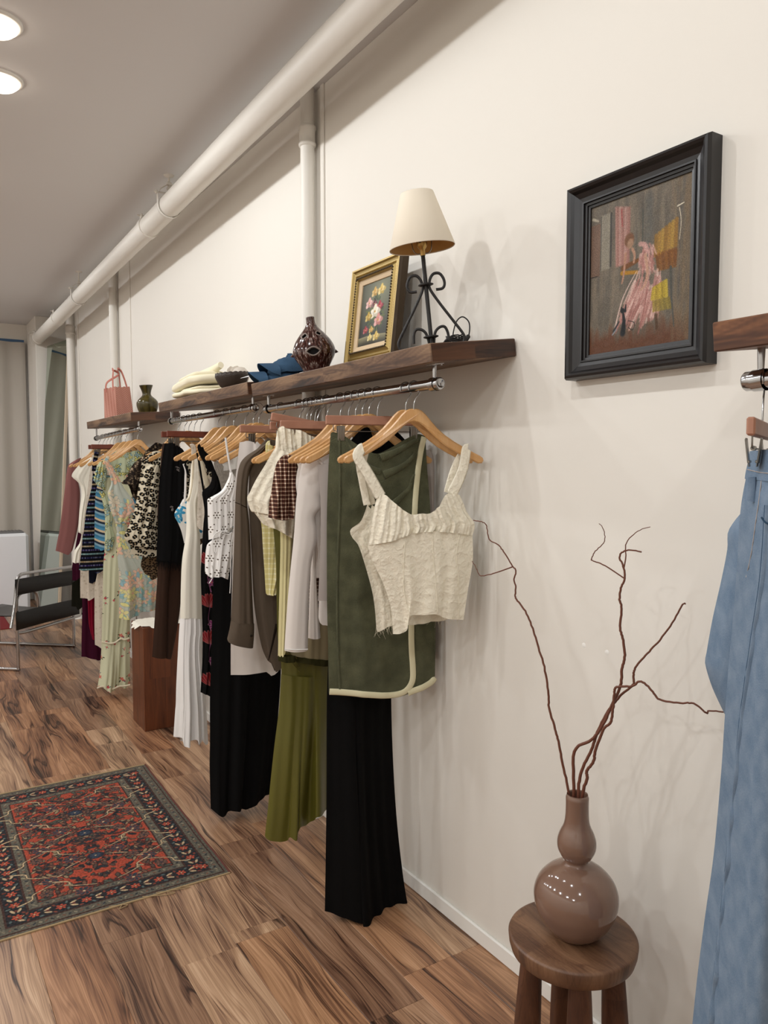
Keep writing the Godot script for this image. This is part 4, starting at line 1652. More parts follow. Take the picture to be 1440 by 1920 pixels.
func build_shelf_things() -> void:
	# brown and white glazed vase with a face
	var g := put(thing("face_vase", "brown and white drip glazed pottery vase with open eyes and mouth", "vase"), 0, 0.2, -2.72, -0.6)
	var prof := smooth(V([0.0, 0.2165, 0.012, 0.2175, 0.0165, 0.2165, 0.017, 0.2, 0.021, 0.186, 0.03, 0.172, 0.043, 0.158, 0.056, 0.143, 0.068, 0.127, 0.078, 0.108, 0.083, 0.092, 0.0835, 0.078, 0.078, 0.062, 0.067, 0.044, 0.057, 0.028, 0.051, 0.014, 0.0475, 0.0, 0.0, 0.001]), 90)
	var holes := [[-0.46, 0.142, 0.22, 0.0095], [0.62, 0.148, 0.22, 0.0085], [0.08, 0.08, 0.31, 0.0145]]
	var s := Shape.new()
	s.lathe(prof, 120, Transform3D.IDENTITY, func(i: int, j: int) -> bool:
		var a := TAU * (i + 0.5) / 120
		if a > PI:
			a -= TAU
		for h in holes:
			var dx: float = (a - h[0]) / h[2]
			var dy: float = (prof[j].y - h[1]) / h[3]
			if absf(dx) < 1 and absf(dy) < 1 - dx * dx:
				return true
		return false)
	part("body", s, M.glaze, g)
	var lining := Shape.new()
	lining.lathe(V([0.0, 0.2, 0.02, 0.17, 0.06, 0.125, 0.074, 0.09, 0.066, 0.055, 0.045, 0.01, 0.0, 0.006]), 40)
	part("hollow", lining, mat(Color("0d0706"), 0.9), g)
	for k in 3:
		var h: Array = holes[k]
		var rim := Shape.new()
		var loop := PackedVector3Array()
		for i in 28:
			var t := TAU * i / 28
			var dx := cos(t)
			var dy := sin(t) * (1 - 0.55 * dx * dx)
			var y: float = h[1] + dy * h[3] * 1.1
			var r := 0.0
			for j in prof.size() - 1:
				if prof[j].y >= y and prof[j + 1].y <= y:
					r = maxf(r, prof[j].x)
			var a: float = h[0] + dx * h[2] * 1.05
			loop.append(Vector3(sin(a) * (r + 0.001), y, cos(a) * (r + 0.001)))
		rim.tube(loop, 0.0034 if k == 2 else 0.0028, -1, 8, true)
		part("mouth_rim" if k == 2 else "eye_rim", rim, M.glaze_rim, g)
	for a in [-1.55, 1.75]:
		var ear := Shape.new()
		ear.lathe(V([0, 0.014, 0.004, 0.008, 0.009, 0]), 14, Transform3D(Basis(Vector3.UP, a) * Basis(Vector3.RIGHT, PI / 2 + 0.3), Vector3(sin(a) * 0.082, 0.078, cos(a) * 0.082)))
		part("ear", ear, M.glaze, g)
	# denim caps, one pushed into the other, with a paper tag
	var cap := put(thing("baseball_cap", "dark blue denim baseball cap with a curved brim, topmost of two", "cap", Vector3.ZERO, 0, "denim caps on the shelf"), 0, 0.15, -3.02, 1.45)
	_cap(cap, Vector3(0, 0.03, 0), 0.74)
	var under := put(thing("baseball_cap", "dark blue denim baseball cap lying flat underneath the other one", "cap", Vector3.ZERO, 0, "denim caps on the shelf"), 0, 0.19, -3.03, 1.3)
	_cap(under, Vector3(0, 0.0, 0), 0.5)
	var card := put(thing("paper_tag", "small white paper price tag sticking out under the cap's brim", "tag"), 1, 0.285, -3.185, 0.1)
	var cs := Shape.new()
	cs.box(Vector3(0, 0.03, 0), Vector3(0.04, 0.001, 0.1), 0.0003, Basis(Vector3.BACK, 0.25))
	part("card", cs, M.white_plastic, card)
	var string := Shape.new()
	string.tube(smooth3(V3([0.01, 0.032, 0.045, 0.03, 0.042, 0.08, 0.06, 0.05, 0.1]), 5), 0.0008, -1, 5)
	part("string", string, M.white_plastic, card)
	# folded knitwear
	var labels := ["upper folded cream knitted sweater, its rounded collar edge hanging forward", "lower folded cream knitted sweater at the bottom of the pile"]
	for k in 2:
		var o := put(thing("folded_sweater", labels[k], "sweater", Vector3.ZERO, 0, "folded cream sweaters on the middle shelf"), 1, 0.175, -4.1, 0.0)
		var sizes := [[Vector3(-0.005, 0.062, 0.0), Vector3(0.25, 0.056, 0.44), 0.016], [Vector3(-0.02, 0.088, 0.05), Vector3(0.2, 0.032, 0.25), 0.016]] if k == 0 else [[Vector3(0, 0.023, 0.0), Vector3(0.26, 0.036, 0.46), 0.0], [Vector3(0.005, 0.036, 0.06), Vector3(0.25, 0.02, 0.28), 0.004]]
		for q in sizes:
			var sh := Shape.new()
			_pillow(sh, q[0], q[1], 3.0 + k + q[1].z * 9.0, q[2])
			part("fold", sh, M.knit, o)
		if k == 0:
			var sl := Shape.new()
			sl.tube(smooth3(V3([-0.07, 0.085, -0.12, -0.03, 0.105, 0.0, 0.01, 0.13, 0.13, 0.03, 0.15, 0.22]), 8), 0.03, 0.017, 14)
			part("sleeve", sl, M.knit, o)
	# dark scalloped bowl with shells
	var bowl := put(thing("scalloped_bowl", "dark carved wooden bowl with a scalloped rim holding pale shells", "bowl"), 1, 0.24, -3.5)
	var b := Shape.new()
	var rows := []
	var uvs := []
	for j in 25:
		var r := PackedVector3Array()
		var uv := PackedVector2Array()
		var t := j / 24.0
		for i in 97:
			var a := TAU * (i % 96) / 96
			var out := t < 0.5
			var v := t * 2 if out else (1 - t) * 2
			var rad := 0.036 + 0.048 * pow(v, 0.6)
			var y := 0.066 * pow(v, 1.5)
			if v > 0.85:
				y += (v - 0.85) / 0.15 * 0.004 * absf(sin(a * 10))
			if not out:
				rad -= 0.005
				y += 0.005
			if j == 0 or j == 24:
				rad = 0.0
				y = 0.0 if j == 0 else 0.006
			r.append(Vector3(cos(a) * rad, y, sin(a) * rad))
			uv.append(Vector2(i / 12.0, v))
		rows.append(r)
		uvs.append(uv)
	b.grid(rows, uvs)
	part("bowl_body", b, M.dark_carved, bowl)
	for k in 3:
		var sh := put(thing("sea_shell", ["leftmost pale translucent shell in the scalloped bowl", "middle pale translucent shell in the scalloped bowl", "rightmost pale translucent shell in the scalloped bowl"][k], "shell", Vector3.ZERO, 0, "pale shells in the bowl"), 1, 0.24, -3.5)
		var q := Shape.new()
		var sr := []
		for j in 9:
			var r := PackedVector3Array()
			for i in 13:
				var u := i / 12.0 * 2 - 1
				var v := j / 8.0
				var wd := 0.042 * sqrt(sin(PI * (0.08 + v * 0.88)))
				r.append(Vector3(u * wd, v * 0.075, 0.010 * sin(v * PI) * (1 - u * u) + 0.0012 * sin(u * 22)))
			sr.append(r)
		q.strips(sr)
		var o := part("shell_half", q, M.shell, sh)
		o.transform = Transform3D(Basis(Vector3.UP, [0.6, 0.2, -0.3][k]) * Basis(Vector3.BACK, [0.5, -0.5, -0.9][k]), Vector3([0.02, 0.01, 0.0][k], 0.034, [-0.03, 0.0, 0.03][k]))
	# pink woven bag on the far shelf
	var bag := put(thing("woven_bag", "pink woven straw tote bag with flat leather handles standing on the far shelf", "bag"), 2, 0.185, -5.96, 0.2)
	var body := Shape.new()
	for f in 4:
		var br := []
		var bu := []
		for j in 33:
			var r := PackedVector3Array()
			var uv := PackedVector2Array()
			for i in 25:
				var u := i / 24.0
				var v := j / 32.0
				var hw := lerpf(0.098, 0.106, v)
				var hd := lerpf(0.056, 0.066, v)
				var c: Array = [Vector2(-hw, hd), Vector2(hw, hd), Vector2(hw, -hd), Vector2(-hw, -hd)]
				var p: Vector2 = c[f].lerp(c[(f + 1) % 4], u)
				var n := Vector2(0, 1) if f == 0 else (Vector2(1, 0) if f == 1 else (Vector2(0, -1) if f == 2 else Vector2(-1, 0)))
				var bump := (0.0022 * sin(u * (40 if f % 2 == 0 else 26) * PI / 2 + (PI if j % 2 else 0.0)) + 0.0015) * (1 if i > 0 and i < 24 else 0)
				p += n * bump
				r.append(Vector3(p.y, lerpf(0.228, 0.001, v) + 0.003 * sin(u * 20) * (1 - v), p.x))
				uv.append(Vector2(u * (0.2 if f % 2 == 0 else 0.12), v * 0.23))
			br.append(r)
			bu.append(uv)
		body.grid(br, bu, true)
	body.box(Vector3(0, 0.004, 0), Vector3(0.12, 0.006, 0.2), 0.001)
	part("basket", body, M.pink_straw, bag)
	for m in [1.0, -1.0]:
		var hd := Shape.new()
		var pts := smooth3(V3([m * 0.058, 0.2, -0.06, m * 0.05, 0.27, -0.045, m * 0.03 * m, 0.33, -0.01, m * 0.012, 0.365, 0.02 * m, m * 0.03, 0.352, 0.03, m * 0.045, 0.29, 0.045, m * 0.058, 0.2, 0.062]), 8)
		var hr := []
		for e in [[-0.011, 0.0], [0.011, 0.0], [0.011, 0.0022], [-0.011, 0.0022], [-0.011, 0.0]]:
			var r := PackedVector3Array()
			for i in pts.size():
				var d := (pts[mini(i + 1, pts.size() - 1)] - pts[maxi(i - 1, 0)]).normalized()
				var side := d.cross(Vector3.RIGHT).normalized()
				r.append(pts[i] + side * e[0] + d.cross(side) * e[1])
			hr.append(r)
		hd.strips(hr)
		part("handle", hd, M.pink_leather, bag)
	# olive green vase
	var vase := put(thing("green_vase", "small olive green glazed vase with a flared neck beside the pink bag", "vase"), 2, 0.15, -5.3)
	var vs := Shape.new()
	vs.lathe(smooth(V([0.0, 0.12, 0.02, 0.14, 0.036, 0.183, 0.042, 0.19, 0.0455, 0.1905, 0.044, 0.186, 0.036, 0.165, 0.029, 0.143, 0.028, 0.128, 0.036, 0.115, 0.056, 0.097, 0.069, 0.078, 0.071, 0.06, 0.067, 0.035, 0.058, 0.01, 0.054, 0.0, 0.0, 0.0]), 70), 56)
	part("body", vs, M.green_glaze, vase)


func _cap(g: Node3D, at: Vector3, squash: float) -> void:
	var c := Shape.new()
	var rows := []
	for j in 15:
		var r := PackedVector3Array()
		for i in 33:
			var a := TAU * (i % 32) / 32
			var t := j / 14.0 * PI * 0.5
			var rad := sin(t) * 0.088
			var y := cos(t) * 0.098 * squash
			var dent := 0.010 * noise_a.get_noise_3d(cos(a) * 60, sin(a) * 60, j * 9.0) + (0.012 * cos(a) * cos(t))
			r.append(at + Vector3(sin(a) * rad * 0.92, y + dent * squash, cos(a) * rad * 1.08 - 0.02))
		rows.append(r)
	c.strips(rows)
	part("crown", c, M.denim_dark, g)
	var b := Shape.new()
	var br := []
	for e in [0.0, 1.0]:
		for j in 9:
			var r := PackedVector3Array()
			var k := j if e == 0.0 else 8 - j
			for i in 25:
				var u := i / 24.0 * 2 - 1
				var out := k / 8.0
				var len := 0.068 * pow(1 - pow(absf(u), 2.4), 0.6)
				r.append(at + Vector3(u * 0.084 * (1 - 0.08 * out), 0.034 - 0.06 * u * u * (0.5 + 0.5 * out) + 0.004 * out - 0.003 * e + 0.012, -0.055 - out * len - 0.03))
			br.append(r)
	b.strips(br)
	part("brim", b, M.denim_dark, g)
	var bt := Shape.new()
	bt.lathe(V([0, 0.004, 0.005, 0.003, 0.007, 0]), 14, Transform3D(Basis.IDENTITY, at + Vector3(0, 0.098 * squash, -0.018)))
	part("button", bt, M.denim_dark, g)


func _pillow(s: Shape, c: Vector3, size: Vector3, seed_of: float, droop: float) -> void:
	var rows := []
	for j in 25:
		var r := PackedVector3Array()
		var t := PI * j / 24.0
		for i in 65:
			var a := TAU * (i % 64) / 64
			var ca := signf(cos(a)) * pow(absf(cos(a)), 0.45)
			var sa := signf(sin(a)) * pow(absf(sin(a)), 0.45)
			var rad := pow(sin(t), 0.4)
			var p := Vector3(ca * rad * size.x * 0.5, signf(cos(t)) * pow(absf(cos(t)), 0.7) * size.y * 0.5, sa * rad * size.z * 0.5)
			p.y += 0.006 * noise_a.get_noise_3d(p.x * 300, p.z * 300, seed_of * 40) - droop * clampf((p.z / size.z - 0.2), 0, 1) * 0.0 + droop * (0.5 + p.z / size.z) * 1.6
			p.x += 0.01 * noise_a.get_noise_3d(p.z * 260, seed_of * 50, p.y * 300)
			r.append(c + p)
		rows.append(r)
	s.strips(rows)


# ---------------------------------------------------------------- floor things
func build_floor_things() -> void:
	var st := thing("stool", "round dark wooden stool carrying the gourd vase with the bare twigs", "stool", Vector3(-0.235, 0, -1.298))
	var top := Shape.new()
	top.lathe(V([0, 0.45, 0.148, 0.45, 0.154, 0.448, 0.156, 0.444, 0.154, 0.425, 0.149, 0.408, 0.143, 0.402, 0, 0.402]), 72)
	part("seat", top, M.stool_top, st)
	for k in 4:
		var a := 0.95 + k * PI / 2
		var d := Vector3(sin(a), 0, cos(a))
		var leg := Shape.new()
		var rows := []
		for j in 16:
			var t := j / 15.0
			var y := lerpf(0.405, 0.0, t)
			var r := PackedVector3Array()
			var rad := lerpf(0.024, 0.033, sin(clampf(t * 1.4, 0, 1) * PI / 2))
			for i in 17:
				var b := TAU * (i % 16) / 16
				var q := Vector3(signf(cos(b)) * pow(absf(cos(b)), 0.7) * rad, 0, signf(sin(b)) * pow(absf(sin(b)), 0.7) * rad)
				q = Basis(Vector3.UP, a) * q
				r.append(d * lerpf(0.098, 0.118, t) + Vector3(0, y, 0) + q)
			rows.append(r)
		leg.strips(rows, true)
		leg.box(d * 0.118 + Vector3(0, 0.001, 0), Vector3(0.04, 0.002, 0.04), 0.0005)
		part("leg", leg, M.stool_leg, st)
	var v := thing("gourd_vase", "glossy brown double gourd vase on the round stool", "vase", Vector3(-0.232, 0.45, -1.292))
	var vs := Shape.new()
	vs.lathe(smooth(V([0.0, 0.14, 0.012, 0.25, 0.0235, 0.345, 0.0255, 0.3475, 0.0275, 0.346, 0.0275, 0.32, 0.0285, 0.295, 0.032, 0.275, 0.041, 0.255, 0.0465, 0.236, 0.0455, 0.216, 0.037, 0.198, 0.029, 0.189, 0.0275, 0.184, 0.034, 0.1775, 0.05, 0.171, 0.07, 0.158, 0.09, 0.136, 0.1, 0.112, 0.1015, 0.09, 0.096, 0.064, 0.082, 0.036, 0.064, 0.014, 0.05, 0.003, 0.046, 0.0, 0, 0.0]), 130), 96)
	part("body", vs, M.brown_glaze, v)
	var tw_a := thing("twig", "bare brown twig leaning left towards the cream bustier top, forked at its end", "branch", Vector3.ZERO, 0, "bare twigs in the gourd vase")
	twig_part(tw_a, "stem", [-0.238, 0.620, -1.292, -0.248, 0.700, -1.292, -0.240, 0.798, -1.313, -0.247, 0.865, -1.327, -0.252, 0.916, -1.336, -0.257, 0.953, -1.345, -0.264, 1.003, -1.359, -0.266, 1.037, -1.360, -0.271, 1.094, -1.367, -0.277, 1.149, -1.385, -0.283, 1.195, -1.400, -0.290, 1.236, -1.420, -0.299, 1.263, -1.443, -0.300, 1.277, -1.447, -0.300, 1.296, -1.445, -0.301, 1.311, -1.450, -0.300, 1.335, -1.445, -0.303, 1.347, -1.455, -0.311, 1.377, -1.475, -0.318, 1.398, -1.493, -0.326, 1.409, -1.517, -0.329, 1.443, -1.525, -0.333, 1.453, -1.535, -0.343, 1.457, -1.562], 0.0034, 0.0012)
	twig_part(tw_a, "side_shoot", [-0.303, 1.344, -1.455, -0.322, 1.323, -1.505, -0.335, 1.314, -1.540, -0.339, 1.329, -1.551, -0.344, 1.350, -1.564], 0.0017, 0.0008)
	var tw_b := thing("twig", "tallest bare twig with a crooked dark stem and three curling tips", "branch", Vector3.ZERO, 0, "bare twigs in the gourd vase")
	twig_part(tw_b, "stem", [-0.234, 0.620, -1.297, -0.236, 0.700, -1.304, -0.235, 0.802, -1.301, -0.235, 0.905, -1.301, -0.220, 0.943, -1.261, -0.211, 0.986, -1.235, -0.203, 1.041, -1.214, -0.197, 1.086, -1.197, -0.196, 1.127, -1.194, -0.194, 1.155, -1.189, -0.195, 1.195, -1.193, -0.198, 1.222, -1.200, -0.197, 1.267, -1.198, -0.199, 1.293, -1.203, -0.198, 1.316, -1.200, -0.195, 1.339, -1.192, -0.196, 1.366, -1.196, -0.199, 1.387, -1.205, -0.197, 1.400, -1.198, -0.191, 1.406, -1.182, -0.182, 1.403, -1.157], 0.0042, 0.0018)
	twig_part(tw_b, "side_shoot", [-0.195, 1.339, -1.193, -0.211, 1.365, -1.237, -0.221, 1.374, -1.263, -0.223, 1.378, -1.268, -0.220, 1.397, -1.259, -0.212, 1.423, -1.239, -0.214, 1.452, -1.242, -0.217, 1.463, -1.252], 0.0017, 0.0008)
	twig_part(tw_b, "side_shoot", [-0.196, 1.364, -1.194, -0.194, 1.389, -1.191, -0.194, 1.422, -1.190, -0.185, 1.450, -1.166, -0.175, 1.461, -1.140], 0.0017, 0.0008)
	var tw_c := thing("twig", "bare twig rising to the right and ending in a dark hooked tip", "branch", Vector3.ZERO, 0, "bare twigs in the gourd vase")
	twig_part(tw_c, "stem", [-0.230, 0.620, -1.287, -0.226, 0.700, -1.280, -0.231, 0.804, -1.290, -0.227, 0.861, -1.284, -0.217, 0.918, -1.263, -0.211, 0.962, -1.252, -0.201, 1.013, -1.232, -0.194, 1.039, -1.218, -0.185, 1.065, -1.201, -0.177, 1.090, -1.178, -0.176, 1.115, -1.177, -0.175, 1.134, -1.172, -0.167, 1.164, -1.152, -0.158, 1.197, -1.128, -0.147, 1.247, -1.097, -0.140, 1.289, -1.078, -0.137, 1.293, -1.071], 0.0042, 0.0018)
	var tw_d := thing("twig", "bare twig bending right until its tip passes behind the jeans", "branch", Vector3.ZERO, 0, "bare twigs in the gourd vase")
	twig_part(tw_d, "stem", [-0.226, 0.620, -1.292, -0.218, 0.700, -1.292, -0.227, 0.808, -1.279, -0.225, 0.847, -1.268, -0.227, 0.866, -1.268, -0.223, 0.895, -1.251, -0.223, 0.925, -1.245, -0.218, 0.981, -1.225, -0.214, 0.999, -1.209, -0.212, 1.032, -1.205, -0.211, 1.069, -1.202, -0.210, 1.086, -1.197, -0.197, 1.094, -1.164, -0.190, 1.109, -1.145, -0.182, 1.093, -1.122, -0.175, 1.075, -1.104, -0.159, 1.075, -1.063, -0.149, 1.080, -1.036, -0.140, 1.064, -1.011, -0.138, 1.070, -1.006, -0.128, 1.073, -0.978], 0.0042, 0.0018)
	# pedestal with a doily
	var ped := thing("pedestal", "tall square brown wooden pedestal behind the cream slip dress", "pedestal", Vector3(-0.265, 0, -4.735))
	var ps := Shape.new()
	ps.box(Vector3(0, 0.315, 0), Vector3(0.262, 0.63, 0.27), 0.003)
	part("body", ps, M.pedestal, ped)
	var do := thing("crochet_doily", "white crocheted doily draped over the wooden pedestal", "doily", Vector3(-0.265, 0.632, -4.735))
	var ds := Shape.new()
	var dr := []
	for j in 15:
		var r := PackedVector3Array()
		for i in 97:
			var a := TAU * (i % 96) / 96
			var rad := 0.158 * j / 14.0 * (1 + (0.045 * sin(a * 16) if j > 11 else 0.0))
			var p := Vector3(cos(a) * rad, 0.0035 + 0.0012 * sin(j * 2.2) + 0.001 * sin(a * 32), sin(a) * rad)
			var over := maxf(absf(p.x) - 0.131, absf(p.z) - 0.135)
			if over > 0:
				p.y -= over * 0.9
			r.append(p)
		dr.append(r)
	ds.strips(dr, true)
	part("crochet", ds, M.doily, do)
	# rug
	var rug := thing("oriental_rug", "worn red and navy oriental rug with a patterned border on the wooden floor", "rug", Vector3(-0.967, 0, -3.443))
	var rr := []
	var ru := []
	for j in 49:
		var r := PackedVector3Array()
		var uv := PackedVector2Array()
		for i in 33:
			var x := (i / 32.0 - 0.5) * 0.85
			var z := (j / 48.0 - 0.5) * 1.285
			var p := Vector3(x, 0.006 + 0.0025 * noise_a.get_noise_2d(x * 160, z * 160), z)
			p.x += 0.006 * noise_b.get_noise_2d(z * 120, 3.0 * signf(x)) * absf(x) * 2.2 - 0.012 * (z / 1.285)
			p.z += 0.006 * noise_b.get_noise_2d(x * 120, 9.0 * signf(z)) * absf(z)
			if i == 0 or i == 32 or j == 0 or j == 48:
				p.y = 0.0015
			r.append(p)
			uv.append(Vector2(i / 32.0, j / 48.0))
		rr.append(r)
		ru.append(uv)
	var rs := Shape.new()
	rs.grid(rr, ru)
	part("pile", rs, M.rug, rug)
	for e in [0, 48]:
		var edge := Shape.new()
		edge.tube(rr[e], 0.004, -1, 6)
		part("selvedge", edge, M.rug_edge, rug)
	for e in [0, 32]:
		var edge := Shape.new()
		var q := PackedVector3Array()
		for r: PackedVector3Array in rr:
			q.append(r[e])
		edge.tube(q, 0.0045, -1, 6)
		part("side_cord", edge, M.rug_cord, rug)
	var fr := Shape.new()
	for t in [[0.14, 0.66, 0.05], [0.02, 0.655, -0.03], [0.19, 0.65, 0.06]]:
		fr.tube(smooth3(PackedVector3Array([Vector3(t[0] - 0.06, 0.004, 0.632), Vector3(t[0], 0.004, t[1]), Vector3(t[0] + t[2], 0.004, t[1] + 0.012), Vector3(t[0] + t[2] * 0.5, 0.006, t[1] - 0.008)]), 6), 0.0016, -1, 5)
	part("loose_threads", fr, M.rug_edge, rug)
	var red := thing("red_rug", "edge of a red patterned rug under the chair at the far left", "rug", Vector3(-1.45, 0, -8.85))
	part("pile", bx(Vector3(0, 0.004, 0), Vector3(1.5, 0.008, 1.2), 0.003), M.red_rug, red)
	# white appliance, mirror, chair
	var ap := thing("air_purifier", "white box shaped air purifier with a grey top grille before the curtain", "air purifier", Vector3(-0.62, 0, -9.3))
	var as_ := Shape.new()
	as_.box(Vector3(0, 0.43, 0), Vector3(0.42, 0.86, 0.3), 0.03)
	part("body", as_, M.white_plastic, ap)
	var gt := Shape.new()
	gt.box(Vector3(0, 0.868, 0), Vector3(0.34, 0.02, 0.22), 0.008)
	for k in 9:
		gt.box(Vector3(-0.14 + k * 0.035, 0.881, 0), Vector3(0.006, 0.008, 0.18), 0.002)
	part("grille", gt, M.grey_plastic, ap)
	var mir := thing("leaning_mirror", "tall frameless mirror in a thin wooden edge leaning on the wall at the far end", "mirror")
	var tl := Vector3(-0.15, 2.87, -9.2)
	var tr := Vector3(-0.035, 2.955, -8.76)
	var up := Vector3(0.066, 1.0, -0.05).normalized()
	var along := (tr - tl)
	along = (along - up * along.dot(up)).normalized()
	var n := along.cross(up).normalized()
	mir.transform = Transform3D(Basis(along, up, n), (tl + tr) / 2 - up * 1.45)
	var mh := 2.9
	var mw := 0.5
	var mg := Shape.new()
	mg.box(Vector3(0, 0, 0.006), Vector3(mw, mh, 0.006), 0.001)
	part("glass", mg, M.mirror, mir)
	var mb := Shape.new()
	mb.box(Vector3(0, 0, -0.008), Vector3(mw + 0.01, mh + 0.01, 0.02), 0.002)
	part("backing", mb, M.mirror_edge, mir)
	var me := Shape.new()
	me.box(Vector3(mw / 2 + 0.012, 0, -0.006), Vector3(0.018, mh, 0.03), 0.003)
	part("wooden_edge", me, mat(Color("cdbba3"), 0.6), mir)
	_armchair()


func _armchair() -> void:
	var g := thing("tube_armchair", "armchair of chromed steel tube with black leather slings at the far left", "chair", Vector3(-0.854, 0, -6.512))
	# x along the side seen, z towards the viewer; the seat faces away to the left
	var s := Vector3(0.65, 0, -0.76)
	var d := Vector3(0.76, 0, 0.65)
	g.basis = Basis(s, Vector3.UP, d)
	for z in [0.0, -0.72]:
		var run := Shape.new()
		run.tube(smooth3(V3([0.0, 0.012, z - 0.0, 0.0, 0.3, z, 0.0, 0.52, z, 0.012, 0.575, z, 0.06, 0.6, z, 0.16, 0.6, z, 0.24, 0.585, z, 0.275, 0.54, z, 0.285, 0.47, z, 0.29, 0.4, z, 0.34, 0.385, z, 0.55, 0.37, z, 0.78, 0.36, z]), 8), 0.0125, -1, 14)
		part("frame_tube", run, M.chrome, g)
		var leg := Shape.new()
		leg.tube(smooth3(V3([0.8, 0.59, z, 0.8, 0.4, z, 0.8, 0.08, z, 0.8, 0.012, z]), 5), 0.0125, -1, 14)
		part("frame_tube", leg, M.chrome, g)
		var low := Shape.new()
		low.tube(smooth3(V3([0.0, 0.3, z, 0.1, 0.285, z, 0.5, 0.27, z, 0.9, 0.26, z]), 5), 0.0125, -1, 14)
		part("frame_tube", low, M.chrome, g)
	for x in [0.0, 0.8]:
		var sled := Shape.new()
		sled.tube(V3([x, 0.0125, 0.01, x, 0.0125, -0.36, x, 0.0125, -0.73]), 0.0125, -1, 14)
		part("runner", sled, M.chrome, g)
	var backtube := Shape.new()
	backtube.tube(smooth3(V3([-0.11, 0.36, 0.02, -0.05, 0.55, 0.02, -0.02, 0.7, 0.02, 0.02, 0.745, 0.02, 0.1, 0.752, 0.02, 0.45, 0.735, 0.02, 0.8, 0.715, 0.02]), 8), 0.0125, -1, 14)
	part("frame_tube", backtube, M.chrome, g)
	for q in [[0.725, 0.60, 0.03], [0.47, 0.33, 0.03]]:
		var sl := Shape.new()
		var rows := []
		for e in [[q[0], 0.0], [q[1], 0.0], [q[1], 0.006], [q[0], 0.006], [q[0], 0.0]]:
			var r := PackedVector3Array()
			for i in 13:
				var x: float = -0.05 + 0.9 * i / 12.0
				r.append(Vector3(x + (0.0 if q[0] > 0.6 else 0.0), e[0] - 0.045 * i / 12.0, q[2] - 0.012 * sin(i / 12.0 * PI) - e[1]))
			rows.append(r)
		sl.strips(rows)
		part("back_sling" if q[0] > 0.6 else "side_sling", sl, M.black_leather, g)
	var seat := Shape.new()
	var sr := []
	for e in [0.0, -0.006]:
		for j in 9:
			var r := PackedVector3Array()
			var k := j if e == 0.0 else 8 - j
			for i in 9:
				r.append(Vector3(0.3 + 0.5 * i / 8.0, 0.385 - 0.02 * i / 8.0 - 0.02 * sin(PI * k / 8.0) + e, -0.02 - 0.66 * k / 8.0))
			sr.append(r)
	seat.strips(sr)
	part("seat_sling", seat, M.seat_leather, g)
	var arm := Shape.new()
	arm.box(Vector3(0.2, 0.5, -0.72), Vector3(0.62, 0.14, 0.006), 0.002)
	part("arm_sling", arm, M.black_leather, g)


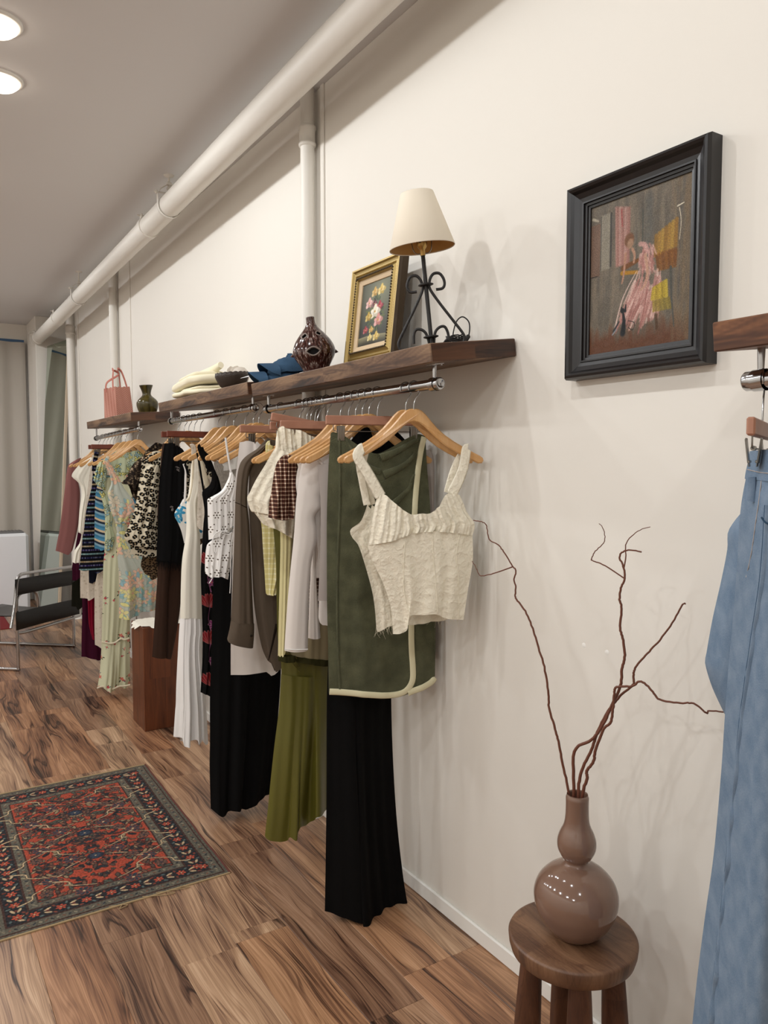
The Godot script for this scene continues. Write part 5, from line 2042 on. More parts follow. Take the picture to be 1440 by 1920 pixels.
func build_jeans() -> void:
	var at := Vector3(-0.24, 1.758, -0.841)
	var h: Node3D = make_clip_hanger(M.cedar)
	h.name = numbered("clip_hanger")
	add_child(h)
	h.position = at
	h.rotation.y = deg_to_rad(26.0)
	tag(h, "reddish wooden bar hanger with metal clips seen end on above the blue jeans", "hanger", "clip hangers on the rails")
	var g := thing("jeans", "light blue denim jeans seen from the side at the photo's right edge", "jeans", at, deg_to_rad(-57.7))
	var c: Array
	c = piece(g, "front_leg", M.denim, [-0.02, -0.144, -0.024, -0.176, -0.028, -0.201, -0.033, -0.247, -0.036, -0.338, -0.04, -0.441, -0.046, -0.545, -0.05, -0.64, -0.054, -0.757, -0.063, -0.919, -0.076, -1.052, -0.087, -1.176, -0.094, -1.279, -0.1, -1.371], [0.064, -0.144, 0.071, -0.244, 0.091, -0.48, 0.104, -0.78, 0.117, -1.085, 0.124, -1.292], [-0.009, -0.138, 0.02, -0.138], [-0.051, -1.365, 0.035, -1.345], {"t": 0.15, "tb": 0.16, "k": 1.5, "a": 0.004, "b": 0.01, "nu": 60, "nv": 60, "pw": 2.2})
	band(g, "seam_allowance", M.denim, [0.011, -0.226, 0.007, -0.346, -0.003, -0.448, -0.013, -0.552, -0.02, -0.636, -0.027, -0.752, -0.036, -0.913, -0.047, -1.067, -0.057, -1.223], 0.01, 0.012, 0.0008, 0.0012, c)
	band(g, "side_seam", M.denim_dark, [0.006, -0.226, 0.002, -0.346, -0.008, -0.449, -0.018, -0.552, -0.025, -0.636, -0.031, -0.753, -0.041, -0.914, -0.052, -1.068, -0.062, -1.224], 0.002, 0.002, 0.001, 0.001, c)
	band(g, "belt_loop", M.denim, [-0.016, -0.179, -0.016, -0.201, -0.017, -0.222], 0.016, 0.017, 0.105, 0.003, [])
	band(g, "top_stitch", M.lilac_grey, [0.001, -0.166, -0.003, -0.216, -0.008, -0.266, -0.013, -0.317, -0.02, -0.36], 0.0016, 0.0016, 0.001, 0.001, c)
	band(g, "pocket_edge", M.denim_dark, [0.001, -0.246, 0.008, -0.255, 0.019, -0.258, 0.043, -0.258], 0.003, 0.003, 0.156, 0.0015, [])
	c = piece(g, "back_leg", M.denim, [-0.029, -0.25, -0.045, -0.272, -0.056, -0.296, -0.056, -0.329, -0.066, -0.395, -0.08, -0.473, -0.09, -0.546, -0.092, -0.568, -0.077, -0.617, -0.053, -0.668], [0.016, -0.249, 0.02, -0.4, 0.017, -0.658], [-0.013, -0.246], [-0.021, -0.668], {"n": -0.1, "t": 0.05, "tb": 0.06, "k": 1, "a": 0.003, "b": 0.004, "nu": 30, "nv": 40})
	c = piece(g, "waistband", M.denim, [-0.02, -0.132, -0.021, -0.144, -0.026, -0.172, -0.027, -0.184], [0.065, -0.133, 0.065, -0.146, 0.068, -0.176, 0.069, -0.183], [-0.007, -0.132, 0.02, -0.132], [-0.006, -0.184, 0.021, -0.186], {"t": 0.155, "tb": 0.157, "k": 1, "a": 0.001, "b": 0.001, "nu": 40, "nv": 10, "pw": 2.2})
	band(g, "top_stitch", M.lilac_grey, [-0.023, -0.166, -0.006, -0.17, 0.012, -0.172], 0.0016, 0.0016, 0.001, 0.001, c)


func hang_near_rail() -> void:
	var g: Node3D
	var c: Array
	g = hung("bustier_top", "cream crinkled bustier top with gathered bust and raw hem, foremost on the nearest rail", "top", -1.985, -20, "wood", "the cream bustier top in front", 0)
	c = piece(g, "front_panel", M.cream, [-0.154, -0.486, -0.135, -0.54, -0.103, -0.608, -0.081, -0.677, -0.075, -0.731, -0.073, -0.765], [0.184, -0.46, 0.186, -0.543, 0.172, -0.632, 0.164, -0.686, 0.157, -0.731], [-0.115, -0.478, -0.076, -0.468, -0.017, -0.448, 0.053, -0.444, 0.124, -0.45], [-0.051, -0.764, -0.031, -0.752, -0.025, -0.709, 0.014, -0.706, 0.054, -0.703, 0.09, -0.719, 0.126, -0.727], {"n": 0.028, "side": "front", "t": 0.03, "tb": 0.02, "k": 3.2, "a": 0.002, "b": 0.006, "c": 0.0012, "cf": 1.0, "nu": 70, "nv": 60})
	band(g, "seam", M.cream, [-0.042, -0.472, -0.045, -0.541, -0.042, -0.629, -0.024, -0.704], 0.003, 0.003, 0.001, 0.0012, c)
	band(g, "seam", M.cream, [0.045, -0.452, 0.047, -0.518, 0.055, -0.593, 0.063, -0.705], 0.003, 0.003, 0.001, 0.0012, c)
	band(g, "seam", M.cream, [0.136, -0.458, 0.125, -0.52, 0.133, -0.595, 0.141, -0.727], 0.003, 0.003, 0.001, 0.0012, c)
	c = piece(g, "bust", M.cream, [-0.123, -0.336, -0.131, -0.367, -0.139, -0.405, -0.147, -0.446, -0.155, -0.487], [0.141, -0.334, 0.154, -0.361, 0.166, -0.39, 0.19, -0.427, 0.183, -0.462], [-0.104, -0.33, -0.087, -0.344, -0.052, -0.374, -0.021, -0.392, 0.007, -0.389, 0.037, -0.389, 0.062, -0.369, 0.08, -0.343, 0.097, -0.329], [-0.116, -0.479, -0.077, -0.47, -0.017, -0.45, 0.053, -0.446, 0.123, -0.452], {"n": 0.03, "side": "front", "t": 0.03, "tb": 0.034, "k": 15, "a": 0.0045, "b": 0.007, "c": 0.001, "nu": 110, "nv": 40, "pw": 3.4})
	c = piece(g, "back_panel", M.cream, [-0.147, -0.364, -0.155, -0.388, -0.169, -0.417, -0.2, -0.441, -0.194, -0.465, -0.174, -0.492, -0.152, -0.558, -0.132, -0.632, -0.123, -0.687, -0.118, -0.751], [0.15, -0.348, 0.179, -0.398, 0.199, -0.43, 0.194, -0.464, 0.196, -0.548, 0.181, -0.648, 0.169, -0.735], [-0.118, -0.389, -0.048, -0.414, 0.012, -0.415, 0.084, -0.396], [-0.11, -0.766, -0.073, -0.749, -0.022, -0.748, 0.013, -0.747, 0.085, -0.741, 0.129, -0.736], {"n": -0.008, "side": "back", "t": 0.012, "tb": 0.01, "k": 5, "a": 0.004, "b": 0.007, "c": 0.0012, "nu": 60, "nv": 50})
	band(g, "strap", M.cream, [-0.167, -0.19, -0.174, -0.194, -0.183, -0.216, -0.155, -0.263, -0.131, -0.305, -0.114, -0.336], 0.032, 0.036, 0.034, 0.0015, [])
	band(g, "strap", M.cream, [0.165, -0.189, 0.16, -0.195, 0.151, -0.249, 0.134, -0.292, 0.114, -0.331], 0.03, 0.036, 0.034, 0.0015, [])
	band(g, "strap", M.cream, [-0.166, -0.192, -0.171, -0.234, -0.16, -0.297, -0.146, -0.364], 0.022, 0.024, -0.012, 0.0015, [])
	band(g, "strap", M.cream, [0.166, -0.195, 0.146, -0.229, 0.128, -0.274, 0.113, -0.328], 0.022, 0.024, -0.012, 0.0015, [])
	band(g, "seam", M.cream, [-0.149, -0.489, -0.11, -0.48, -0.07, -0.47, -0.01, -0.451, 0.061, -0.446, 0.132, -0.452, 0.192, -0.463], 0.006, 0.006, 0.002, 0.002, [])
	frayed_hem(g, M.cream_soft, c)
	g = hung("bustier_top", "second cream crinkled bustier top mostly hidden behind the foremost one", "top", -2.03, -17, "wood", "the hidden second bustier top", 0)
	c = piece(g, "body", M.cream, [-0.111, -0.366, -0.127, -0.424, -0.147, -0.468, -0.127, -0.523, -0.107, -0.593, -0.091, -0.668, -0.086, -0.733], [0.169, -0.36, 0.208, -0.431, 0.213, -0.503, 0.209, -0.605, 0.191, -0.732], [-0.045, -0.406, 0.037, -0.42, 0.111, -0.399], [-0.045, -0.743, 0.038, -0.746, 0.113, -0.741], {"t": 0.012, "tb": 0.014, "k": 5, "a": 0.004, "b": 0.007, "c": 0.0012})
	band(g, "strap", M.cream, [-0.134, -0.196, -0.144, -0.249, -0.129, -0.307, -0.114, -0.365], 0.024, 0.028, 0.01, 0.0015, [])
	band(g, "strap", M.cream, [0.186, -0.199, 0.165, -0.249, 0.152, -0.299, 0.155, -0.359], 0.024, 0.028, 0.01, 0.0015, [])
	g = hung("wrap_skirt", "olive green velvet wrap skirt edged with cream piping on a clip hanger", "skirt", -2.2, -18, "clip", "the olive velvet skirt", 0)
	c = piece(g, "skirt_panel", M.velvet, [-0.159, -0.137, -0.167, -0.249, -0.173, -0.404, -0.174, -0.559, -0.174, -0.716, -0.171, -0.848, -0.17, -1.007], [0.168, -0.144, 0.174, -0.249, 0.186, -0.383, 0.199, -0.571, 0.207, -0.788, 0.205, -0.974], [-0.149, -0.132, -0.115, -0.144, -0.057, -0.183, -0.004, -0.203, 0.05, -0.182, 0.094, -0.156, 0.138, -0.136], [-0.131, -1.013, -0.059, -1.021, 0.029, -1.033, 0.073, -1.033, 0.106, -1.023, 0.157, -1.01, 0.196, -0.998], {"t": 0.012, "tb": 0.022, "k": 2.0, "a": 0.003, "b": 0.006, "c": 0.0012, "nu": 70, "nv": 70})
	band(g, "piping", M.piping, [-0.168, -1, -0.133, -1.003, -0.059, -1.012, 0.029, -1.025, 0.073, -1.022, 0.106, -1, 0.119, -0.957, 0.113, -0.837, 0.116, -0.675, 0.125, -0.408, 0.135, -0.286, 0.15, -0.191, 0.162, -0.146], 0.022, 0.02, 0.003, 0.003, c, "cream velvet piping")
	band(g, "piping", M.piping, [0.101, -1.02, 0.14, -1.007, 0.179, -0.994, 0.203, -0.979], 0.022, 0.022, 0.003, 0.003, c, "cream velvet piping")
	band(g, "draped_fold", M.velvet, [-0.11, -0.154, -0.084, -0.198, -0.047, -0.239, 0.007, -0.265], 0.008, 0.022, 0.001, 0.004, c)
	band(g, "draped_fold", M.velvet, [0.138, -0.156, 0.116, -0.165, 0.061, -0.197, 0.007, -0.218], 0.012, 0.03, 0.001, 0.005, c)
	band(g, "draped_fold", M.velvet, [0.13, -0.197, 0.113, -0.22, 0.078, -0.249, 0.018, -0.275], 0.01, 0.03, 0.001, 0.005, c)
	band(g, "draped_fold", M.velvet, [0.124, -0.271, 0.116, -0.292, 0.105, -0.323, 0.05, -0.375], 0.008, 0.026, 0.0, 0.004, c)
	band(g, "fold_edge", M.velvet, [-0.13, -0.152, -0.13, -0.352, -0.138, -0.56, -0.141, -0.77, -0.133, -0.993], 0.008, 0.008, 0.002, 0.003, c)
	g = hung("knit_top", "pale lilac grey long sleeved top behind the olive velvet skirt", "top", -2.255, -16, "wood", "the lilac grey top", 0)
	c = piece(g, "body", M.lilac_grey, [-0.18, -0.24, -0.17, -0.35, -0.17, -0.5, -0.18, -0.7], [0.15, -0.24, 0.16, -0.35, 0.16, -0.5, 0.16, -0.66], [-0.1, -0.24, 0, -0.28, 0.1, -0.24], [-0.05, -0.7, 0.08, -0.68], {"t": 0.012, "tb": 0.014, "k": 3, "b": 0.006})
	c = piece(g, "sleeve", M.lilac_grey, [0.19, -0.196, 0.204, -0.304, 0.219, -0.468, 0.232, -0.634, 0.237, -0.801, 0.237, -0.925], [0.224, -0.192, 0.237, -0.231, 0.237, -0.37, 0.237, -0.524, 0.237, -0.692, 0.237, -0.924], [0.204, -0.189, 0.214, -0.188], [0.237, -0.927], {"t": 0.012, "tb": 0.013, "k": 1.3, "a": 0.002, "b": 0.003, "nu": 20})
	g = hung("maxi_dress", "long black maxi dress hanging behind the olive velvet skirt to the floor", "dress", -2.3, -14, "wood", "the black maxi dress", 0)
	c = piece(g, "bodice", M.black, [-0.044, -0.159, -0.061, -0.212, -0.089, -0.303, -0.1, -0.41], [0.167, -0.162, 0.179, -0.211, 0.167, -0.305, 0.161, -0.415], [-0.005, -0.121, 0.023, -0.115, 0.051, -0.187, 0.086, -0.12, 0.12, -0.122], [-0.005, -0.412, 0.086, -0.413], {"t": 0.012, "tb": 0.015, "k": 2, "b": 0.003})
	c = piece(g, "skirt", M.black, [-0.104, -0.411, -0.115, -0.753, -0.13, -1.033, -0.135, -1.413, -0.143, -1.81], [0.129, -0.416, 0.115, -0.767, 0.107, -1.075, 0.122, -1.449, 0.151, -1.732, 0.182, -1.917], [0.001, -0.413], [-0.081, -1.823, -0.017, -1.835, -0.024, -1.895, -0.008, -1.903, 0.018, -1.888, 0.055, -1.875, 0.11, -1.893], {"t": 0.02, "tb": 0.05, "k": 2, "a": 0.004, "b": 0.028, "nu": 60, "nv": 40, "soft_hem": false})
	g = hung("jersey_top", "off-white long sleeved jersey top, the nearer of two alike", "top", -2.345, -14, "wood", "the nearer off-white jersey top", 0)
	c = piece(g, "body", M.offwhite, [-0.098, -0.321, -0.111, -0.358, -0.123, -0.479, -0.131, -0.619, -0.137, -0.773], [0.14, -0.24, 0.14, -0.4, 0.14, -0.6], [-0.134, -0.218, -0.108, -0.237], [-0.129, -0.798, -0.108, -0.802, -0.059, -0.802], {"t": 0.012, "tb": 0.014, "k": 3, "b": 0.005})
	c = piece(g, "sleeve", M.offwhite, [-0.151, -0.204, -0.177, -0.211, -0.193, -0.229, -0.203, -0.274, -0.209, -0.315, -0.217, -0.371, -0.224, -0.475, -0.239, -0.612, -0.252, -0.75, -0.261, -0.879], [-0.137, -0.218, -0.109, -0.254, -0.1, -0.288, -0.109, -0.333, -0.126, -0.35, -0.123, -0.385, -0.152, -0.417, -0.145, -0.468, -0.148, -0.514, -0.164, -0.578, -0.174, -0.708, -0.179, -0.885], [-0.145, -0.207], [-0.22, -0.884], {"n": 0.012, "t": 0.013, "tb": 0.02, "k": 1.0, "a": 0.0015, "b": 0.0025, "nu": 36, "nv": 60})
	band(g, "neck_binding", M.offwhite, [-0.159, -0.202, -0.141, -0.222, -0.123, -0.24, -0.105, -0.256], 0.009, 0.009, 0.026, 0.0015, [])
	band(g, "cuff", M.white, [-0.264, -0.87, -0.225, -0.875, -0.183, -0.876], 0.004, 0.004, 0.032, 0.002, [])
	g = hung("jersey_top", "off-white long sleeved jersey top, the farther of two alike, its sleeve showing past the other", "top", -2.395, -12, "wood", "the farther off-white jersey top", 0)
	c = piece(g, "body", M.offwhite, [-0.14, -0.22, -0.13, -0.4, -0.13, -0.64], [0.14, -0.22, 0.14, -0.4, 0.14, -0.62], [0, -0.16], [0, -0.64], {"t": 0.01, "tb": 0.012, "k": 3, "b": 0.005})
	c = piece(g, "sleeve", M.offwhite, [-0.111, -0.178, -0.141, -0.189, -0.165, -0.206, -0.179, -0.226, -0.193, -0.321, -0.156, -0.481, -0.142, -0.585, -0.148, -0.718, -0.153, -0.854], [-0.109, -0.186, -0.109, -0.214, -0.126, -0.387, -0.125, -0.529, -0.123, -0.624, -0.115, -0.744, -0.107, -0.857], [-0.11, -0.18], [-0.129, -0.858], {"t": 0.01, "tb": 0.014, "k": 1.0, "a": 0.001, "b": 0.002, "nu": 24})
	g = hung("gingham_blouse", "dark brown and white checked blouse with puffed sleeves", "blouse", -2.455, -12, "wood", "the brown checked blouse", 0)
	c = piece(g, "sleeve", M.brown_check, [-0.224, -0.213, -0.238, -0.232, -0.247, -0.26, -0.253, -0.294, -0.261, -0.346, -0.265, -0.363, -0.27, -0.425], [-0.172, -0.22, -0.162, -0.255, -0.164, -0.304, -0.167, -0.361, -0.167, -0.365, -0.176, -0.42], [-0.207, -0.205, -0.186, -0.208], [-0.232, -0.433, -0.201, -0.431], {"n": 0.02, "t": 0.02, "tb": 0.045, "k": 3.4, "a": 0.005, "b": 0.014, "c": 0.002, "nu": 44})
	c = piece(g, "body", M.brown_check, [-0.156, -0.294, -0.145, -0.409, -0.139, -0.582, -0.144, -0.776], [0.003, -0.276, -0.018, -0.412, -0.055, -0.586, -0.068, -0.811], [-0.077, -0.266], [-0.104, -0.818], {"t": 0.015, "tb": 0.015, "k": 3, "b": 0.006})
	g = hung("mini_skirt", "cream crinkled cotton mini skirt with a gathered waist hung sideways by clips", "skirt", -2.56, -14, "clip", "the cream crinkled mini skirt", 0)
	c = piece(g, "waist_ruffle", M.cream, [-0.19, -0.133, -0.193, -0.148, -0.194, -0.163, -0.195, -0.179], [-0.042, -0.137, -0.041, -0.155, -0.042, -0.17, -0.044, -0.192], [-0.186, -0.115, -0.172, -0.099, -0.159, -0.106, -0.14, -0.11, -0.122, -0.111, -0.095, -0.117, -0.067, -0.132], [-0.173, -0.188, -0.135, -0.202, -0.092, -0.201], {"n": 0.004, "t": 0.014, "tb": 0.012, "k": 7, "a": 0.008, "b": 0.006, "c": 0.003, "nu": 60, "nv": 20})
	c = piece(g, "skirt_panel", M.cream, [-0.195, -0.178, -0.214, -0.207, -0.235, -0.243, -0.268, -0.296, -0.292, -0.344, -0.3, -0.358, -0.294, -0.388, -0.284, -0.412, -0.28, -0.407, -0.244, -0.457], [-0.044, -0.189, -0.033, -0.231, -0.031, -0.292, -0.095, -0.396, -0.11, -0.46, -0.126, -0.517], [-0.173, -0.187, -0.135, -0.2, -0.092, -0.201], [-0.22, -0.468, -0.19, -0.479, -0.161, -0.498], {"n": 0.004, "t": 0.014, "tb": 0.03, "k": 3, "a": 0.004, "b": 0.01, "c": 0.002, "cf": 0.8, "nu": 60, "nv": 60})
	g = hung("pencil_skirt", "pale yellow long skirt with a narrow olive hem band", "skirt", -2.61, -13, "clip", "the pale yellow skirt", -10)
	c = piece(g, "skirt_panel", M.pale_yellow, [-0.131, -0.164, -0.132, -0.231, -0.156, -0.447, -0.158, -0.548, -0.161, -0.648, -0.166, -0.8, -0.171, -0.963], [-0.081, -0.163, -0.113, -0.398, -0.114, -0.519, -0.12, -0.65, -0.128, -0.803, -0.141, -0.948], [-0.106, -0.163], [-0.155, -0.966], {"t": 0.012, "tb": 0.016, "k": 1.6, "b": 0.005, "nu": 24})
	c = piece(g, "hem_band", M.olive_band, [-0.17, -0.959, -0.171, -0.973, -0.169, -0.983], [-0.103, -0.968, -0.103, -0.982, -0.104, -0.993], [-0.148, -0.964], [-0.153, -0.985, -0.143, -0.989], {"n": 0.001, "t": 0.014, "tb": 0.016, "k": 1.5, "b": 0.003, "nv": 6})
	g = hung("linen_skirt", "sheer beige skirt bordered in dark olive behind the jersey sleeves", "skirt", -2.655, -12, "clip", "the sheer beige skirt", 0)
	c = piece(g, "skirt_panel", M.beige_sheer, [-0.109, -0.4, -0.113, -0.604, -0.12, -0.81, -0.124, -0.961], [0.077, -0.403, 0.071, -0.612, 0.059, -0.822, 0.05, -1.009], [0, -0.15], [-0.084, -0.979, -0.039, -0.989, 0.004, -0.998], {"t": 0.012, "tb": 0.016, "k": 2, "b": 0.004})
	c = piece(g, "hem_band", M.olive_band, [-0.084, -0.977, -0.084, -0.99, -0.083, -1.004], [0.053, -1.008, 0.053, -1.018, 0.052, -1.034], [-0.039, -0.989, 0.004, -0.999], [-0.039, -1.012, 0.004, -1.024], {"t": 0.017, "tb": 0.017, "k": 2, "b": 0.003, "nv": 6})
	g = hung("maxi_skirt", "moss green satin fishtail maxi dress with ruching down one side", "dress", -2.69, -10, "wood", "the green satin maxi dress", 0)
	c = piece(g, "bodice", M.satin_green, [-0.152, -0.426, -0.152, -0.487, -0.144, -0.606, -0.142, -0.762, -0.14, -0.908, -0.128, -0.993, -0.126, -1.067], [0.04, -0.43, 0.039, -0.615, 0.05, -0.775, 0.06, -0.936, 0.068, -1.087], [0, -0.2], [-0.067, -1.073, 0.015, -1.082], {"t": 0.012, "tb": 0.02, "k": 2, "b": 0.004, "nv": 44})
	c = piece(g, "skirt", M.satin_green, [-0.127, -1.054, -0.137, -1.193, -0.157, -1.338, -0.175, -1.485, -0.187, -1.59, -0.199, -1.686], [0.067, -1.074, 0.066, -1.261, 0.065, -1.436, 0.069, -1.628], [-0.056, -1.066, 0.009, -1.073], [-0.19, -1.696, -0.156, -1.705, -0.117, -1.708, -0.109, -1.69, -0.089, -1.7, -0.08, -1.684, -0.069, -1.656, -0.038, -1.666, -0.014, -1.648, -0.009, -1.616, 0.029, -1.621], {"t": 0.022, "tb": 0.06, "k": 1.9, "a": 0.004, "b": 0.03, "nu": 70, "nv": 50})
	ruching(g, M.satin_green)
	g = hung("seersucker_top", "pale yellow seersucker strap top behind the cream mini skirt", "top", -2.725, -10, "wood", "the yellow seersucker top", 0)
	c = piece(g, "body", M.yellow_check, [-0.21, -0.349, -0.198, -0.427, -0.185, -0.468, -0.18, -0.556, -0.174, -0.66, -0.17, -0.736, -0.164, -0.746], [-0.057, -0.351, -0.068, -0.43, -0.085, -0.508, -0.102, -0.664, -0.124, -0.744], [0, -0.3], [-0.146, -0.747, -0.131, -0.744], {"t": 0.012, "tb": 0.016, "k": 4, "a": 0.004, "b": 0.006, "c": 0.003})
	band(g, "strap", M.yellow_check, [-0.15, -0.162, -0.153, -0.165, -0.153, -0.187, -0.15, -0.212, -0.141, -0.249], 0.03, 0.034, 0.012, 0.0015, [])
	g = hung("linen_shirt", "taupe linen shirt with long cuffed sleeves", "shirt", -2.79, -9, "wood", "the taupe linen shirt", 0)
	c = piece(g, "body", M.taupe, [-0.12, -0.144, -0.166, -0.186, -0.196, -0.231, -0.209, -0.377, -0.206, -0.456, -0.199, -0.614, -0.192, -0.773, -0.178, -0.88, -0.159, -0.973, -0.138, -1.022], [0.14, -0.22, 0.15, -0.4, 0.15, -0.6, 0.13, -0.8], [-0.113, -0.141], [-0.116, -1.04, -0.086, -1.052], {"t": 0.014, "tb": 0.02, "k": 3, "a": 0.004, "b": 0.012, "nv": 50})
	c = piece(g, "sleeve", M.taupe, [-0.143, -0.157, -0.189, -0.186, -0.221, -0.207, -0.242, -0.231, -0.252, -0.262, -0.257, -0.293, -0.263, -0.356, -0.266, -0.427, -0.271, -0.557, -0.279, -0.712, -0.287, -0.849], [-0.124, -0.143, -0.15, -0.186, -0.189, -0.231, -0.209, -0.278, -0.218, -0.382, -0.21, -0.47, -0.205, -0.612, -0.201, -0.77, -0.197, -0.864], [-0.13, -0.148], [-0.241, -0.858], {"n": 0.014, "t": 0.016, "tb": 0.024, "k": 1.3, "a": 0.003, "b": 0.005, "nu": 36, "nv": 60})
	band(g, "seam", M.taupe_dark, [-0.27, -0.384, -0.256, -0.389, -0.24, -0.397, -0.224, -0.405], 0.0025, 0.0025, 0.033, 0.001, [])
	c = piece(g, "cuff", M.taupe, [-0.288, -0.845, -0.294, -0.878, -0.303, -0.913], [-0.196, -0.863, -0.197, -0.908, -0.201, -0.956], [-0.242, -0.855], [-0.299, -0.926, -0.274, -0.939, -0.232, -0.953, -0.206, -0.96], {"n": 0.016, "t": 0.022, "tb": 0.024, "k": 1, "b": 0.002, "nv": 12})
	button(g, M.taupe_dark, [-0.213, -0.906], 0.04)
	band(g, "lining", M.taupe_dark, [-0.105, -0.873, -0.122, -0.946, -0.14, -1.015], 0.012, 0.004, 0.016, 0.0015, [])
	g = hung("slip_skirt", "plain off-white straight skirt on a clip hanger beside the taupe shirt", "skirt", -2.965, -7, "clip", "the off-white straight skirt", 0)
	c = piece(g, "skirt_panel", M.offwhite, [-0.177, -0.148, -0.183, -0.197, -0.189, -0.247, -0.196, -0.293, -0.2, -0.363, -0.208, -0.521, -0.217, -0.774, -0.222, -0.907, -0.225, -1.109], [0.13, -0.17, 0.16, -0.4, 0.17, -0.7, 0.17, -0.86], [-0.158, -0.145, -0.15, -0.142, -0.137, -0.143, -0.116, -0.149, -0.096, -0.156], [-0.181, -1.111, -0.141, -1.111, -0.078, -1.11, -0.025, -1.113], {"t": 0.012, "tb": 0.02, "k": 2.4, "a": 0.004, "b": 0.007, "nv": 50})
	g = hung("eyelet_camisole", "white eyelet camisole with thin straps, open front and drawstring peplum", "camisole", -3.09, -6, "wood", "the white eyelet camisole", 0)
	c = piece(g, "bodice", M.eyelet, [-0.174, -0.272, -0.192, -0.314, -0.218, -0.352, -0.271, -0.382, -0.273, -0.398, -0.272, -0.47, -0.27, -0.554], [-0.169, -0.27, -0.151, -0.302, -0.15, -0.364, -0.155, -0.389, -0.155, -0.446, -0.161, -0.494], [-0.172, -0.27], [-0.251, -0.547, -0.228, -0.54, -0.205, -0.524, -0.182, -0.507], {"n": 0.012, "t": 0.016, "tb": 0.022, "k": 3, "a": 0.003, "b": 0.006, "nu": 50})
	c = piece(g, "peplum", M.eyelet, [-0.257, -0.558, -0.278, -0.576, -0.286, -0.632, -0.287, -0.691], [-0.159, -0.499, -0.162, -0.576, -0.174, -0.644, -0.19, -0.727], [-0.237, -0.542, -0.205, -0.53, -0.182, -0.529], [-0.269, -0.71, -0.247, -0.709, -0.222, -0.71, -0.205, -0.72], {"n": 0.013, "t": 0.018, "tb": 0.026, "k": 4, "a": 0.005, "b": 0.01, "nu": 50})
	band(g, "strap", M.white, [-0.195, -0.126, -0.192, -0.151, -0.184, -0.209, -0.174, -0.269], 0.009, 0.009, 0.018, 0.0015, [])
	band(g, "strap", M.white, [-0.16, -0.295, -0.167, -0.281, -0.174, -0.269], 0.008, 0.008, 0.016, 0.0015, [])
	cord(g, "drawstring", M.white, [-0.23, -0.517, -0.253, -0.53, -0.262, -0.563, -0.26, -0.602, -0.248, -0.605, -0.237, -0.57, -0.228, -0.525, -0.214, -0.518, -0.191, -0.524], 0.002, 0.045)
	cord(g, "drawstring", M.white, [-0.222, -0.525, -0.197, -0.532, -0.177, -0.527, -0.185, -0.594, -0.187, -0.696, -0.192, -0.78], 0.002, 0.046)
	cord(g, "drawstring", M.white, [-0.265, -0.658, -0.26, -0.692, -0.265, -0.714, -0.278, -0.733], 0.002, 0.04)


